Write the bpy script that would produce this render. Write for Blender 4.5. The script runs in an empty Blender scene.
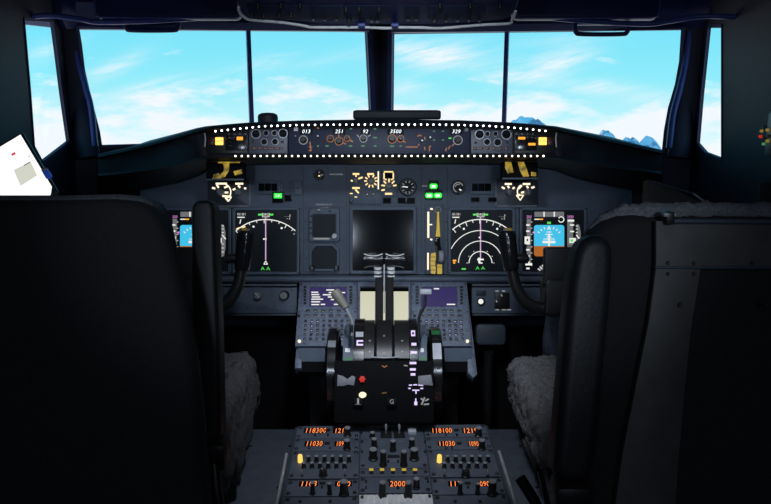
import bpy, bmesh, math, random
from mathutils import Vector, Matrix, noise
random.seed(7)
SC = bpy.context.scene
COL = SC.collection
PI = math.pi
rad = math.radians

# ------------------------------------------------------------------ camera
FPX, CX, CY = 700.0, 385.5, 252.0
PITCH = rad(12)
CAM = Vector((0, 0, 1.32))
FWD = Vector((0, math.cos(PITCH), -math.sin(PITCH)))
UP = Vector((0, math.sin(PITCH), math.cos(PITCH)))
RIGHT = Vector((1, 0, 0))
cd = bpy.data.cameras.new('camera')
cam = bpy.data.objects.new('camera', cd)
COL.objects.link(cam)
cam.location = CAM
cam.rotation_euler = (PI / 2 - PITCH, 0, 0)
cd.sensor_width = 36
cd.lens = FPX / 771 * 36
cd.clip_start = 0.02
cd.clip_end = 5000
SC.camera = cam
SC.view_settings.view_transform = 'Standard'
SC.view_settings.look = 'None'
SC.view_settings.gamma = 1
SC.view_settings.exposure = 0
SC.view_settings.use_curve_mapping = False


def ray(px, py):
    return RIGHT * ((px - CX) / FPX) + UP * (-(py - CY) / FPX) + FWD


def pt(px, py, d):
    return CAM + ray(px, py) * d


# ------------------------------------------------------------------ materials
def mat(name, col, rough=0.5, metal=0.0, var=0.15, scale=40, bump=0.0, spec=0.5, sheen=0.0):
    m = bpy.data.materials.new(name)
    m.use_nodes = True
    nt = m.node_tree
    b = nt.nodes['Principled BSDF']
    tc = nt.nodes.new('ShaderNodeTexCoord')
    nz = nt.nodes.new('ShaderNodeTexNoise')
    nz.inputs['Scale'].default_value = scale
    nz.inputs['Detail'].default_value = 4
    nt.links.new(tc.outputs['Object'], nz.inputs['Vector'])
    rp = nt.nodes.new('ShaderNodeValToRGB')
    c = Vector(col)
    a0, a1 = c * (1 - var), c * (1 + var)
    rp.color_ramp.elements[0].position = 0.3
    rp.color_ramp.elements[0].color = (*a0, 1)
    rp.color_ramp.elements[1].position = 0.7
    rp.color_ramp.elements[1].color = (*[min(1, x) for x in a1], 1)
    nt.links.new(nz.outputs['Fac'], rp.inputs['Fac'])
    nt.links.new(rp.outputs['Color'], b.inputs['Base Color'])
    b.inputs['Roughness'].default_value = rough
    b.inputs['Metallic'].default_value = metal
    b.inputs['Specular IOR Level'].default_value = spec
    if sheen:
        b.inputs['Sheen Weight'].default_value = sheen
    if bump:
        bp = nt.nodes.new('ShaderNodeBump')
        bp.inputs['Strength'].default_value = bump
        bp.inputs['Distance'].default_value = 0.002
        nt.links.new(nz.outputs['Fac'], bp.inputs['Height'])
        nt.links.new(bp.outputs['Normal'], b.inputs['Normal'])
    return m


def emit(name, col, strength=1.0, base=(0.02, 0.02, 0.02), rough=0.5):
    m = bpy.data.materials.new(name)
    m.use_nodes = True
    b = m.node_tree.nodes['Principled BSDF']
    b.inputs['Base Color'].default_value = (*base, 1)
    b.inputs['Emission Color'].default_value = (*col, 1)
    b.inputs['Emission Strength'].default_value = strength
    b.inputs['Roughness'].default_value = rough
    return m


M = {}
M['shell'] = mat('navy_cabin_lining', (0.009, 0.011, 0.032), 0.6, bump=0.15)
M['ceil'] = mat('dark_ceiling_lining', (0.02, 0.022, 0.035), 0.7)
M['floor'] = mat('dark_cabin_carpet', (0.018, 0.022, 0.02), 0.95, var=0.4, scale=300, bump=0.5)
M['plate'] = mat('blue_grey_floor_plate', (0.075, 0.09, 0.115), 0.5)
M['trim'] = mat('glow_blue_post_trim', (0.055, 0.08, 0.30), 0.38)  # blue glow around the windows is put into this base colour
M['beam'] = mat('glow_navy_header_padding', (0.016, 0.023, 0.11), 0.42)  # window glow also put into the padding's blue
M['panel'] = mat('slate_panel_paint', (0.088, 0.118, 0.165), 0.55, var=0.08, bump=0.1)
M['panel2'] = mat('slate_frame_paint', (0.108, 0.142, 0.195), 0.5, var=0.08)
M['paneld'] = mat('dark_slate_paint', (0.042, 0.055, 0.075), 0.5, var=0.1)
M['cdu'] = mat('worn_slate_bezel', (0.135, 0.165, 0.225), 0.5, var=0.3, scale=120)
M['aisle'] = mat('worn_blue_grey_paint', (0.14, 0.17, 0.235), 0.5, var=0.3, scale=90)
M['black'] = mat('black_plastic', (0.012, 0.012, 0.013), 0.4)
M['gloss'] = mat('gloss_black_plastic', (0.012, 0.012, 0.014), 0.18)
M['hood'] = mat('glareshield_vinyl', (0.010, 0.011, 0.018), 0.62, bump=0.3, scale=200)
M['mcp'] = mat('navy_panel_face', (0.018, 0.026, 0.06), 0.5)
M['efis'] = mat('grey_silver_panel_face', (0.10, 0.11, 0.145), 0.4)
M['ped'] = mat('pedestal_grey_paint', (0.08, 0.1, 0.13), 0.5, var=0.12)
M['grey'] = mat('mid_grey_plastic', (0.25, 0.26, 0.28), 0.45)
M['olive'] = mat('grey_olive_lever', (0.2, 0.19, 0.15), 0.5)
M['lgrey'] = mat('light_grey_paint', (0.5, 0.52, 0.56), 0.45)
M['white'] = mat('white_paint', (0.8, 0.8, 0.78), 0.5)
M['chrome'] = mat('brushed_steel', (0.62, 0.64, 0.68), 0.32, metal=0.55)
M['steel'] = mat('ribbed_silver_metal', (0.9, 0.91, 0.94), 0.35, metal=0.15, var=0.2)
M['void'] = mat('matt_black_panel', (0.004, 0.004, 0.005), 0.8, spec=.15)
M['window'] = mat('black_readout_window', (0.006, 0.007, 0.009), 0.6, spec=.2)
M['matt'] = mat('matt_black_lever', (0.006, 0.006, 0.007), 0.6, spec=.15)
M['ringm'] = mat('bright_worn_steel', (0.85, 0.86, 0.88), 0.3, metal=0.25)
M['lipm'] = mat('pale_blue_metal', (0.5, 0.6, 0.95), 0.3, metal=.3)
M['screen'] = mat('dark_glass_screen', (0.006, 0.007, 0.009), 0.08)
M['nd'] = mat('dark_display_glass', (0.018, 0.024, 0.03), 0.5, spec=.2)
M['seat'] = mat('black_seat_fabric', (0.010, 0.010, 0.011), 0.9, var=0.5, scale=400, bump=0.6)
M['seatsh'] = mat('charcoal_seat_shell', (0.05, 0.048, 0.045), 0.6, var=0.2, bump=0.2)
M['vinyl'] = mat('black_armrest_vinyl', (0.013, 0.013, 0.014), 0.5, bump=0.2, scale=150, spec=.28)
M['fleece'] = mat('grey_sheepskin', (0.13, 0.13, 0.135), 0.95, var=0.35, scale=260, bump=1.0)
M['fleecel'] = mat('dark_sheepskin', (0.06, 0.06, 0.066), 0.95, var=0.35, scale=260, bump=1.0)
M['fleece_rim'] = mat('rim_lit_sheepskin', (0.13, 0.135, 0.15), 0.95, var=0.35, scale=260, bump=1.0)  # lighter, bluer copy: rim light from the windows put into the colour
M['green'] = mat('green_scale_band', (0.02, 0.16, 0.05), 0.5)
M['greens'] = mat('dark_green_housing', (0.006, 0.03, 0.012), 0.5)
M['e_white'] = emit('white_led', (1.0, 0.92, 0.76), 4)
M['e_cool'] = emit('cool_white_led', (0.86, 0.9, 1.0), 6)
M['e_dig'] = emit('white_digit', (0.85, 0.93, 1.0), 1.6)
M['e_sym'] = emit('white_symbol', (0.9, 0.9, 0.85), 0.95)
M['e_dim'] = emit('dim_white_symbol', (0.8, 0.82, 0.85), 0.32)
M['e_tape'] = emit('grey_tape', (0.36, 0.36, 0.38), 0.42)
M['e_mag'] = emit('magenta_symbol', (0.9, 0.3, 0.85), 0.85)
M['e_pink'] = emit('pale_magenta_line', (0.85, 0.5, 0.85), 0.8)
M['e_grn'] = emit('green_symbol', (0.12, 0.95, 0.12), 0.75)
M['e_grnd'] = emit('dim_green_legend', (0.15, 0.5, 0.22), 0.4)
M['e_green'] = emit('green_lamp', (0.02, 0.95, 0.05), 1.1)
M['e_greenw'] = emit('pale_green_legend', (0.6, 1.0, 0.6), 1.6)
M['e_sky'] = emit('attitude_sky', (0.06, 0.62, 0.95), 0.85)
M['e_gnd'] = emit('attitude_ground', (0.55, 0.16, 0.02), 0.75)
M['e_org'] = emit('orange_lamp', (1.0, 0.36, 0.02), 1.35)
M['e_orgl'] = emit('bright_orange_lamp', (1.0, 0.55, 0.1), 1.8)
M['e_orgd'] = emit('orange_legend', (0.9, 0.33, 0.1), 0.33)
M['e_amb'] = emit('amber_legend', (1.0, 0.72, 0.3), 1.25)
M['e_ambw'] = emit('pale_amber_legend', (1.0, 0.85, 0.6), 1.3)
M['e_yel'] = emit('yellow_lamp', (0.8, 0.56, 0.06), 0.6)
M['e_yelk'] = emit('yellow_lit_knob', (1.0, 0.62, 0.12), 1.2)
M['e_seg'] = emit('amber_segment', (1.0, 0.24, 0.05), 1.5)
M['e_vio'] = emit('violet_screen', (0.04, 0.022, 0.17), 0.55)
M['e_cream'] = emit('cream_screen', (0.66, 0.66, 0.49), 0.95)
M['e_red'] = emit('red_lamp', (0.9, 0.03, 0.015), 0.55)
M['e_purw'] = emit('violet_white_legend', (0.75, 0.62, 1.0), 1.1)
M['e_pap'] = emit('lit_page', (0.95, 0.97, 1.0), 1.15)
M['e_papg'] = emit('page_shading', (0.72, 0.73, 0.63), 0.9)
M['e_blue'] = emit('blue_clip', (0.02, 0.08, 0.6), 0.3)


# ------------------------------------------------------------------ mesh builder
class MB:
    def __init__(s, split=False):
        s.bm = bmesh.new()
        s.mats = []
        s.items = [] if split else None

    def mi(s, m):
        if m not in s.mats:
            s.mats.append(m)
        return s.mats.index(m)

    def _fin(s, verts, m, T=None):
        fs = set()
        for v in verts:
            if T is not None:
                v.co = T @ v.co
            fs.update(v.link_faces)
        i = s.mi(m)
        for f in fs:
            f.material_index = i

    def box(s, c, size, m, bev=0, seg=2, T=None):
        b = bmesh.new()
        bmesh.ops.create_cube(b, size=1)
        for v in b.verts:
            v.co = Vector((v.co.x * size[0], v.co.y * size[1], v.co.z * size[2]))
        if bev:
            bmesh.ops.bevel(b, geom=b.edges[:], offset=min(bev, min(size) * 0.49), segments=seg, affect='EDGES', profile=0.5)
        X = Matrix.Translation(c)
        s.merge(b, m, X if T is None else T @ X)

    def merge(s, b, m, T=None):
        if s.items is not None:      # each piece becomes a part of its own
            one = MB()
            one.merge(b, m, T)
            s.items.append(one)
            return
        i = s.mi(m)
        mp = {}
        for v in b.verts:
            mp[v] = s.bm.verts.new(T @ v.co if T is not None else v.co)
        for f in b.faces:
            try:
                nf = s.bm.faces.new([mp[v] for v in f.verts])
                nf.material_index = i
            except ValueError:
                pass
        b.free()

    def mesh(s, me, m, T=None):
        b = bmesh.new()
        b.from_mesh(me)
        s.merge(b, m, T)

    def lathe(s, prof, m, T=None, seg=24, cap=True):
        b = bmesh.new()
        rings = []
        for r, z in prof:
            rings.append([b.verts.new((r * math.cos(2 * PI * k / seg), r * math.sin(2 * PI * k / seg), z)) for k in range(seg)])
        for A, B in zip(rings, rings[1:]):
            for k in range(seg):
                b.faces.new((A[k], A[(k + 1) % seg], B[(k + 1) % seg], B[k]))
        if cap:
            b.faces.new(rings[0][::-1])
            b.faces.new(rings[-1])
        bmesh.ops.recalc_face_normals(b, faces=b.faces[:])
        s.merge(b, m, T)

    def cyl(s, c, r, h, m, seg=24, T=None, bev=0, r2=None):
        r2 = r if r2 is None else r2
        if bev:
            pr = [(r, 0), (r2, h - bev), (r2 - bev, h)]
        else:
            pr = [(r, 0), (r2, h)]
        X = Matrix.Translation(c)
        s.lathe(pr, m, X if T is None else T @ X, seg)

    def ring(s, c, r, w, h, m, seg=28, a0=0, a1=2 * PI):
        """flat annulus (or arc) raised by h"""
        full = abs(a1 - a0) > 2 * PI - 1e-4
        n = seg if full else seg + 1
        b = bmesh.new()
        R = []
        for k in range(n):
            a = a0 + (a1 - a0) * k / seg
            cs, sn = math.cos(a), math.sin(a)
            R.append([b.verts.new((c[0] + q * cs, c[1] + q * sn, c[2] + z)) for q, z in ((r - w / 2, 0), (r + w / 2, 0), (r + w / 2, h), (r - w / 2, h))])
        for k in range(n if full else n - 1):
            A, B = R[k], R[(k + 1) % n]
            for i in range(4):
                b.faces.new((A[i], A[(i + 1) % 4], B[(i + 1) % 4], B[i]))
        if not full:
            b.faces.new(R[0][::-1])
            b.faces.new(R[-1])
        bmesh.ops.recalc_face_normals(b, faces=b.faces[:])
        s.merge(b, m)

    def prism(s, poly, z0, z1, m, T=None, bev=0, seg=2, holes=()):
        b = bmesh.new()
        es = []
        for lp in (poly, *holes):
            vs = [b.verts.new((x, y, z0)) for x, y in lp]
            es += [b.edges.new((vs[i], vs[(i + 1) % len(vs)])) for i in range(len(vs))]
        if holes:
            bmesh.ops.triangle_fill(b, edges=es, use_beauty=True, use_dissolve=False)
        else:
            b.faces.new(b.verts[:])
        r = bmesh.ops.extrude_face_region(b, geom=b.faces[:])
        for v in r['geom']:
            if isinstance(v, bmesh.types.BMVert):
                v.co.z = z1
        bmesh.ops.recalc_face_normals(b, faces=b.faces[:])
        if bev:
            ed = [e for e in b.edges if len(e.link_faces) == 2 and e.calc_face_angle() > 0.5 and abs(e.verts[0].co.z - e.verts[1].co.z) < 1e-6]
            bmesh.ops.bevel(b, geom=ed, offset=bev, segments=seg, affect='EDGES', profile=0.5)
        s.merge(b, m, T)

    def slab(s, pts, vec, m):
        """polygon of world points swept along vec"""
        b = bmesh.new()
        A = [b.verts.new(p) for p in pts]
        B = [b.verts.new(Vector(p) + vec) for p in pts]
        b.faces.new(A)
        b.faces.new(B[::-1])
        n = len(A)
        for i in range(n):
            b.faces.new((A[i], B[i], B[(i + 1) % n], A[(i + 1) % n]))
        bmesh.ops.recalc_face_normals(b, faces=b.faces[:])
        s.merge(b, m)

    def tube(s, pts, r, m, seg=12, T=None, sq=1.0, flat=None):
        """round tube through pts; r is a number or a list; flat=(axis, k) squashes sections along axis"""
        pts = [Vector(p) for p in pts]
        n = len(pts)
        rr = r if isinstance(r, (list, tuple)) else [r] * n
        b = bmesh.new()
        rings = []
        prev = None
        for i, p in enumerate(pts):
            t = (pts[min(i + 1, n - 1)] - pts[max(i - 1, 0)]).normalized()
            ref = Vector((0, 1, 0)) if abs(t.y) < 0.9 else Vector((1, 0, 0))
            if prev is not None:
                a = (prev - t * prev.dot(t)).normalized()
            else:
                a = (ref - t * ref.dot(t)).normalized()
            prev = a
            c = t.cross(a)
            ring = []
            for k in range(seg):
                th = 2 * PI * k / seg
                q = a * math.cos(th) * rr[i] * sq + c * math.sin(th) * rr[i]
                ring.append(b.verts.new(p + q))
            rings.append(ring)
        for A, B in zip(rings, rings[1:]):
            for k in range(seg):
                b.faces.new((A[k], A[(k + 1) % seg], B[(k + 1) % seg], B[k]))
        b.faces.new(rings[0][::-1])
        b.faces.new(rings[-1])
        bmesh.ops.recalc_face_normals(b, faces=b.faces[:])
        s.merge(b, m, T)

    def loft(s, rows, m, close=False):
        b = bmesh.new()
        R = [[b.verts.new(p) for p in row] for row in rows]
        for A, B in zip(R, R[1:]):
            n = len(A)
            for k in range(n if close else n - 1):
                b.faces.new((A[k], A[(k + 1) % n], B[(k + 1) % n], B[k]))
        if close:
            b.faces.new(R[0][::-1])
            b.faces.new(R[-1])
        bmesh.ops.recalc_face_normals(b, faces=b.faces[:])
        s.merge(b, m)

    def build(s, name, parent=None, smooth=True, ang=40, world=False):
        if s.items is not None:
            s.bm.free()
            return [q.build(name, parent, smooth, ang, world) for q in s.items]
        if world:
            inv = parent.matrix_world.inverted()
            for v in s.bm.verts:
                v.co = inv @ v.co
        me = bpy.data.meshes.new(name)
        s.bm.to_mesh(me)
        s.bm.free()
        for m in s.mats:
            me.materials.append(m)
        if smooth:
            me.polygons.foreach_set('use_smooth', [True] * len(me.polygons))
            me.set_sharp_from_angle(angle=rad(ang))
        return obj(name, me, parent)


def obj(name, me, parent=None, Mx=None):
    o = bpy.data.objects.new(name, me)
    COL.objects.link(o)
    if parent is not None:
        o.parent = parent
    if Mx is not None:
        o.matrix_local = Mx
    return o


def tag(o, label, cat, group=None, kind=None):
    if label:
        o['label'] = label
    if cat:
        o['category'] = cat
    if group:
        o['group'] = group
    if kind:
        o['kind'] = kind
    return o


def structure(o):
    o['kind'] = 'structure'
    return o


def thing(name, label, cat, Mx=None, group=None):
    o = bpy.data.objects.new(name, None)
    o.empty_display_size = 0.02
    COL.objects.link(o)
    if Mx is not None:
        o.matrix_world = Mx
        bpy.context.view_layer.update()
    return tag(o, label, cat, group)


class Frame:
    """a flat face in the cockpit: x right, y up the face, z out of it"""

    def __init__(s, Mx):
        s.M = Mx.copy()
        s.I = Mx.inverted()
        s.o = s.I @ CAM

    def L(s, px, py, h=0.0):
        d = s.I.to_3x3() @ ray(px, py)
        t = (h - s.o.z) / d.z
        return s.o + d * t

    def sub(s, px, py, h=0.0):
        return Frame(s.M @ Matrix.Translation(s.L(px, py, h)))

    def rect(s, x0, y0, x1, y1, h=0.0):
        a, b = s.L(x0, (y0 + y1) / 2, h), s.L(x1, (y0 + y1) / 2, h)
        c, d = s.L((x0 + x1) / 2, y1, h), s.L((x0 + x1) / 2, y0, h)
        return a.x, c.y, b.x, d.y

    def poly(s, pts, h=0.0):
        return [tuple(s.L(x, y, h)[:2]) for x, y in pts]


def frame(origin, xd, yd):
    x = Vector(xd).normalized()
    y = Vector(yd)
    y = (y - x * y.dot(x)).normalized()
    z = x.cross(y)
    R = Matrix((x, y, z)).transposed().to_4x4()
    return Frame(Matrix.Translation(origin) @ R)


def prect(mb, F, x0, y0, x1, y1, h0, h1, m, bev=0, seg=2, at=None):
    """block over a rectangle of the face"""
    a, b, c, d = F.rect(x0, y0, x1, y1, h0 if at is None else at)
    mb.box(((a + c) / 2, (b + d) / 2, (h0 + h1) / 2), (c - a, d - b, h1 - h0), m, bev, seg)


def rrect(x0, y0, x1, y1, r, n=4):
    P = []
    for cx, cy, a in ((x1 - r, y1 - r, 0), (x0 + r, y1 - r, 90), (x0 + r, y0 + r, 180), (x1 - r, y0 + r, 270)):
        for k in range(n + 1):
            t = rad(a + 90 * k / n)
            P.append((cx + r * math.cos(t), cy + r * math.sin(t)))
    return P


_txt = {}


def text_mesh(body, size, shear=0.0, spacing=1.0, align='CENTER', depth=0.0):
    k = (body, size, shear, spacing, align, depth)
    if k not in _txt:
        c = bpy.data.curves.new('lettering', 'FONT')
        c.body = body
        c.size = size
        c.shear = shear
        c.space_character = spacing
        c.align_x = align
        c.align_y = 'CENTER'
        c.extrude = depth
        c.resolution_u = 2
        o = bpy.data.objects.new('lettering', c)
        COL.objects.link(o)
        me = bpy.data.meshes.new_from_object(o)
        bpy.data.objects.remove(o)
        bpy.data.curves.remove(c)
        _txt[k] = me
    return _txt[k]


def put_text(mb, F, px, py, h, body, hpx, m, shear=0.0, spacing=1.0, wide=1.0, align='CENTER'):
    """text whose capitals are hpx photo pixels tall at that place on the face"""
    p = F.L(px, py, h)
    k = (F.L(px, py - 1, h) - p).length
    T = Matrix.Translation(p) @ Matrix.Diagonal((wide, 1, 1, 1))
    mb.mesh(text_mesh(body, hpx * k / 0.70, shear, spacing, align), m, T)


# shared knob meshes ---------------------------------------------------------
_knob = {}


def knob_mesh(kind, r, h):
    key = (kind, round(r, 5), round(h, 5))
    if key in _knob:
        return _knob[key]
    mb = MB()
    if kind == 'plain':
        mb.lathe([(r * 1.15, 0), (r * 1.15, h * .12), (r, h * .2), (r * .94, h * .9), (r * .8, h)], M['black'], seg=20)
        mb.box((0, r * .55, h * 1.0), (r * .16, r * .7, h * .04), M['lgrey'])
    elif kind == 'grey':
        mb.lathe([(r * 1.1, 0), (r * 1.05, h * .3), (r * .9, h * .9), (r * .75, h)], M['grey'], seg=20)
        mb.box((0, 0, h), (r * .35, r * 1.7, h * .5), M['lgrey'], r * .08)
    elif kind == 'cap':     # black knob with a paler top
        mb.lathe([(r * 1.25, 0), (r * 1.25, h * .1), (r, h * .18), (r * .95, h * .97)], M['black'], seg=20)
        mb.lathe([(r * .95, h * .97), (r * .85, h * 1.03)], M['grey'], seg=20)
    elif kind == 'toggle':
        mb.lathe([(r * 1.5, 0), (r * 1.5, h * .12), (r * .9, h * .2)], M['black'], seg=14)
        mb.lathe([(r * .5, h * .2), (r * .8, h * .9), (r * .5, h)], M['chrome'], seg=12)
    elif kind == 'ringlit':
        mb.lathe([(r, 0), (r * .95, h * .8), (r * .82, h)], M['black'], seg=20)
    elif kind == 'chrome':
        mb.lathe([(r * 1.2, 0), (r * 1.2, h * .15), (r * .9, h * .25), (r * .85, h * .85), (r * .7, h)], M['gloss'], seg=20)
        mb.ring((0, 0, 0), r * 1.35, r * .22, h * .2, M['chrome'])
    elif kind == 'button':
        mb.box((0, 0, h / 2), (2 * r, 1.6 * r, h), M['black'], r * .2)
    me_o = mb.build('knob')
    me = me_o.data
    bpy.data.objects.remove(me_o)
    _knob[key] = me
    return me


def knob(F, parent, px, py, kind, rpx, h, name='knob', h0=0.0, rot=0.0):
    p = F.L(px, py, h0)
    k = (F.L(px + 1, py, h0) - p).length
    o = obj(name, knob_mesh(kind, rpx * k, h), parent, Matrix.Translation(p) @ Matrix.Rotation(rot, 4, 'Z'))
    return o


def fuzz(me, amp, freq, fine=0.0, keep=None):
    """push vertices along their normals by noise, for pile and worn edges"""
    for v in me.vertices:
        n = v.normal
        q = noise.noise(v.co * freq) + 0.6 * noise.noise(v.co * freq * 2.7)
        d = amp * q + (random.uniform(-fine, fine) if fine else 0)
        v.co = v.co + n * d
# ------------------------------------------------------------------ cabin shell
LX, RX = -0.90, 0.89
PL = Vector((LX, 2.04, 0))
PR = Vector((RX, 2.05, 0))
NOSE = Vector((-0.016, 2.45, 0))
ZC = 1.78
BACK = -0.95


def wall_frame(a, b):
    """vertical wall through ground points a, b (seen from inside, a left)"""
    return frame(a, (b - a), (0, 0, 1))


WF = {'front_left': (wall_frame(PL, NOSE), (NOSE - PL).length), 'front_right': (wall_frame(NOSE, PR), (PR - NOSE).length),
      'left': (wall_frame(Vector((LX, BACK, 0)), PL), PL.y - BACK), 'right': (wall_frame(PR, Vector((RX, BACK, 0))), PR.y - BACK)}
OPEN = {
    'front_left': [(79, 27), (366, 32), (369, 90), (371, 137), (102, 145), (100, 132), (96, 116), (90, 92), (85, 70), (82, 45)],
    'front_right': [(393, 34), (681, 30), (679, 62), (675, 84), (668, 108), (664, 130), (662, 150), (560, 142), (392, 137), (392.5, 90)],
    'left': [(24, 21), (52, 22), (56, 52), (61, 92), (68, 141), (42, 161), (34, 146), (30, 90)],
    'right': [(709, 28), (722, 28), (722, 158), (706, 152), (698, 143), (702, 95)],
}
WIN = {'front_left': 'window_1', 'front_right': 'window_2', 'left': 'window_3', 'right': 'window_4'}
gl = bpy.data.materials.new('window_glass')
gl.use_nodes = True
nt = gl.node_tree
nt.nodes.clear()
out = nt.nodes.new('ShaderNodeOutputMaterial')
tr = nt.nodes.new('ShaderNodeBsdfTransparent')
tr.inputs['Color'].default_value = (0.985, 0.995, 1, 1)
gs = nt.nodes.new('ShaderNodeBsdfGlossy')
gs.inputs['Roughness'].default_value = 0.03
mx = nt.nodes.new('ShaderNodeMixShader')
mx.inputs[0].default_value = .018
nt.links.new(tr.outputs[0], mx.inputs[1])
nt.links.new(gs.outputs[0], mx.inputs[2])
nt.links.new(mx.outputs[0], out.inputs[0])
M['glass'] = gl

for side, (F, Ln) in WF.items():
    mb = MB()
    hole = F.poly(OPEN[side])
    th = .006 if side in ('left', 'right') else .012
    e0, e1 = {'front_left': (0, .04), 'front_right': (-.04, 0), 'left': (0, 0), 'right': (0, 0)}[side]
    mb.prism([(e0, 0), (Ln + e1, 0), (Ln + e1, ZC), (e0, ZC)], -th, 0.0, M['shell'], holes=[hole])
    o = mb.build('wall_' + side)
    o.matrix_world = F.M
    structure(o)
    # rubber seal and pane
    cx = sum(p[0] for p in hole) / len(hole)
    cy = sum(p[1] for p in hole) / len(hole)
    w = structure(thing(WIN[side], None, None, F.M))
    mb = MB()
    grow = [(cx + (x - cx) * 1.012, cy + (y - cy) * 1.02) for x, y in hole]
    mb.prism(grow, -th * .68, -th * .5, M['glass'])
    mb.build('pane', w, smooth=False)
    mb = MB()
    big = [(cx + (x - cx) * 1.03, cy + (y - cy) * 1.05) for x, y in hole]
    mb.prism(big, 0.0005, 0.009 if th > .01 else .003, M['beam'], holes=[hole], bev=0)
    mb.build('seal', w, smooth=False)
    if side == 'front_left':
        mb = MB()
        mb.prism(F.poly([(246, 27), (250, 27), (254.3, 137), (250, 137)]), -0.0055, 0.006, M['trim'])
        mb.build('mullion', w)
    if side == 'front_right':
        mb = MB()
        mb.prism(F.poly([(505.2, 27), (509.2, 27), (505.6, 137), (501.6, 137)]), -0.0055, 0.006, M['trim'])
        mb.build('mullion', w)

mb = MB()
mb.slab([(LX - .05, BACK, 0), (RX + .05, BACK, 0), (RX + .05, BACK, ZC), (LX - .05, BACK, ZC)], Vector((0, -.05, 0)), M['shell'])
structure(mb.build('wall_aft'))
plan = [(LX - .05, BACK - .05), (RX + .05, BACK - .05), (RX + .05, PR.y), (NOSE.x, NOSE.y + .06), (LX - .05, PL.y)]
mb = MB()
mb.prism(plan, -0.05, 0.0, M['floor'])
structure(mb.build('floor'))
mb = MB()
mb.prism(plan, ZC, ZC + .05, M['ceil'])
structure(mb.build('ceiling'))

# padded header above the windscreens, in one piece per side
def poly_tube(name, pts, r, m, sq=1.0, seg=14):
    mb = MB()
    mb.tube(pts, r, m, seg=seg, sq=sq)
    return structure(mb.build(name))


def smooth_path(P, n=6):
    P = [Vector(p) for p in P]
    out = []
    for i in range(len(P) - 1):
        p0, p1, p2, p3 = P[max(i - 1, 0)], P[i], P[i + 1], P[min(i + 2, len(P) - 1)]
        for k in range(n):
            t = k / n
            out.append(0.5 * ((2 * p1) + (p2 - p0) * t + (2 * p0 - 5 * p1 + 4 * p2 - p3) * t * t + (3 * p1 - p0 - 3 * p2 + p3) * t ** 3))
    out.append(P[-1])
    return out


# left and right windscreen pillars: padded inner covers with a raised lip
poly_tube('trim_1', smooth_path([pt(62, 14, 2.02), pt(67, 45, 2.02), pt(75, 90, 2.02), pt(82, 125, 2.02), pt(88, 158, 2.02)]), [.028 + .010 * i / 24 for i in range(25)], M['shell'], sq=.5)
poly_tube('trim_2', smooth_path([pt(66, 20, 1.99), pt(74, 28, 1.985), pt(77, 55, 1.985), pt(84, 82, 1.985), pt(91, 108, 1.985), pt(95, 146, 1.985)]), .0085, M['trim'])
poly_tube('trim_3', smooth_path([pt(700, 14, 2.03), pt(696, 45, 2.03), pt(690, 85, 2.03), pt(684, 125, 2.03), pt(680, 158, 2.03)]), [.028 + .010 * i / 24 for i in range(25)], M['shell'], sq=.5)
poly_tube('trim_4', smooth_path([pt(697, 20, 1.99), pt(690, 28, 1.985), pt(686, 60, 1.985), pt(680, 88, 1.985), pt(673, 115, 1.985), pt(669, 148, 1.985)]), .0085, M['trim'])
# centre post
mb = MB()
F0 = frame(pt(379, 80, 2.34), RIGHT, (0, 0, 1))
mb.prism(F0.poly([(366, 20), (393, 20), (391.5, 120), (370, 120)]), -0.012, 0.008, M['trim'], bev=.004)
mb.prism(F0.poly([(372, 20), (387, 20), (386, 120), (375, 120)]), 0.006, 0.016, M['beam'], bev=.003)
structure(mb.build('trim_5'))
# header beams along the top of the glass
def beam(name, P, w, h, m, bev):
    for i in range(len(P) - 1):
        pass
    mb = MB()
    rows = []
    prof = [(-w / 2, -h / 2 + bev), (-w / 2 + bev, -h / 2), (w / 2, -h / 2), (w / 2, h / 2), (-w / 2 + bev, h / 2), (-w / 2, h / 2 - bev)]
    for i, p in enumerate(P):
        rows.append([Vector(p) + Vector((0, u, v)) for u, v in prof])
    mb.loft(rows, m, close=True)
    return structure(mb.build(name))


zt = lambda px, py, d: pt(px, py, d)
beam('trim_6', [zt(20, 7, 1.93), zt(66, 12, 1.93), zt(80, 12.5, 1.97), zt(240, 15, 2.13), zt(369, 17, 2.27)], .05, .09, M['beam'], .02)
beam('trim_7', [zt(391, 18, 2.27), zt(520, 16, 2.13), zt(680, 13, 1.99), zt(700, 11, 1.95), zt(740, 9, 1.93)], .05, .09, M['beam'], .02)
# curved cover strips that catch the light under the header at both ends
poly_tube('trim_8', smooth_path([pt(-12, 24, 1.75), pt(20, 19, 1.78), pt(48, 15.5, 1.8), pt(80, 19, 1.84), pt(100, 22, 1.87), pt(160, 20.5, 1.87), pt(238, 15, 1.9)]), .007, M['trim'])
poly_tube('trim_9', smooth_path([pt(518, 14, 1.9), pt(560, 19, 1.88), pt(640, 24, 1.87), pt(670, 21, 1.84), pt(700, 16.5, 1.8), pt(740, 17, 1.78), pt(790, 19, 1.75)]), .007, M['trim'])
# ------------------------------------------------------------------ main instrument panel
MP = frame(pt(384, 240, 2.0), RIGHT, UP)      # leans back, square to a standing viewer
KM = 2.0 / FPX


def seat_thing(F, px, py, name, label, cat, h=0.0, group=None):
    f = F.sub(px, py, h)
    return thing(name, label, cat, f.M, group), f


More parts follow.
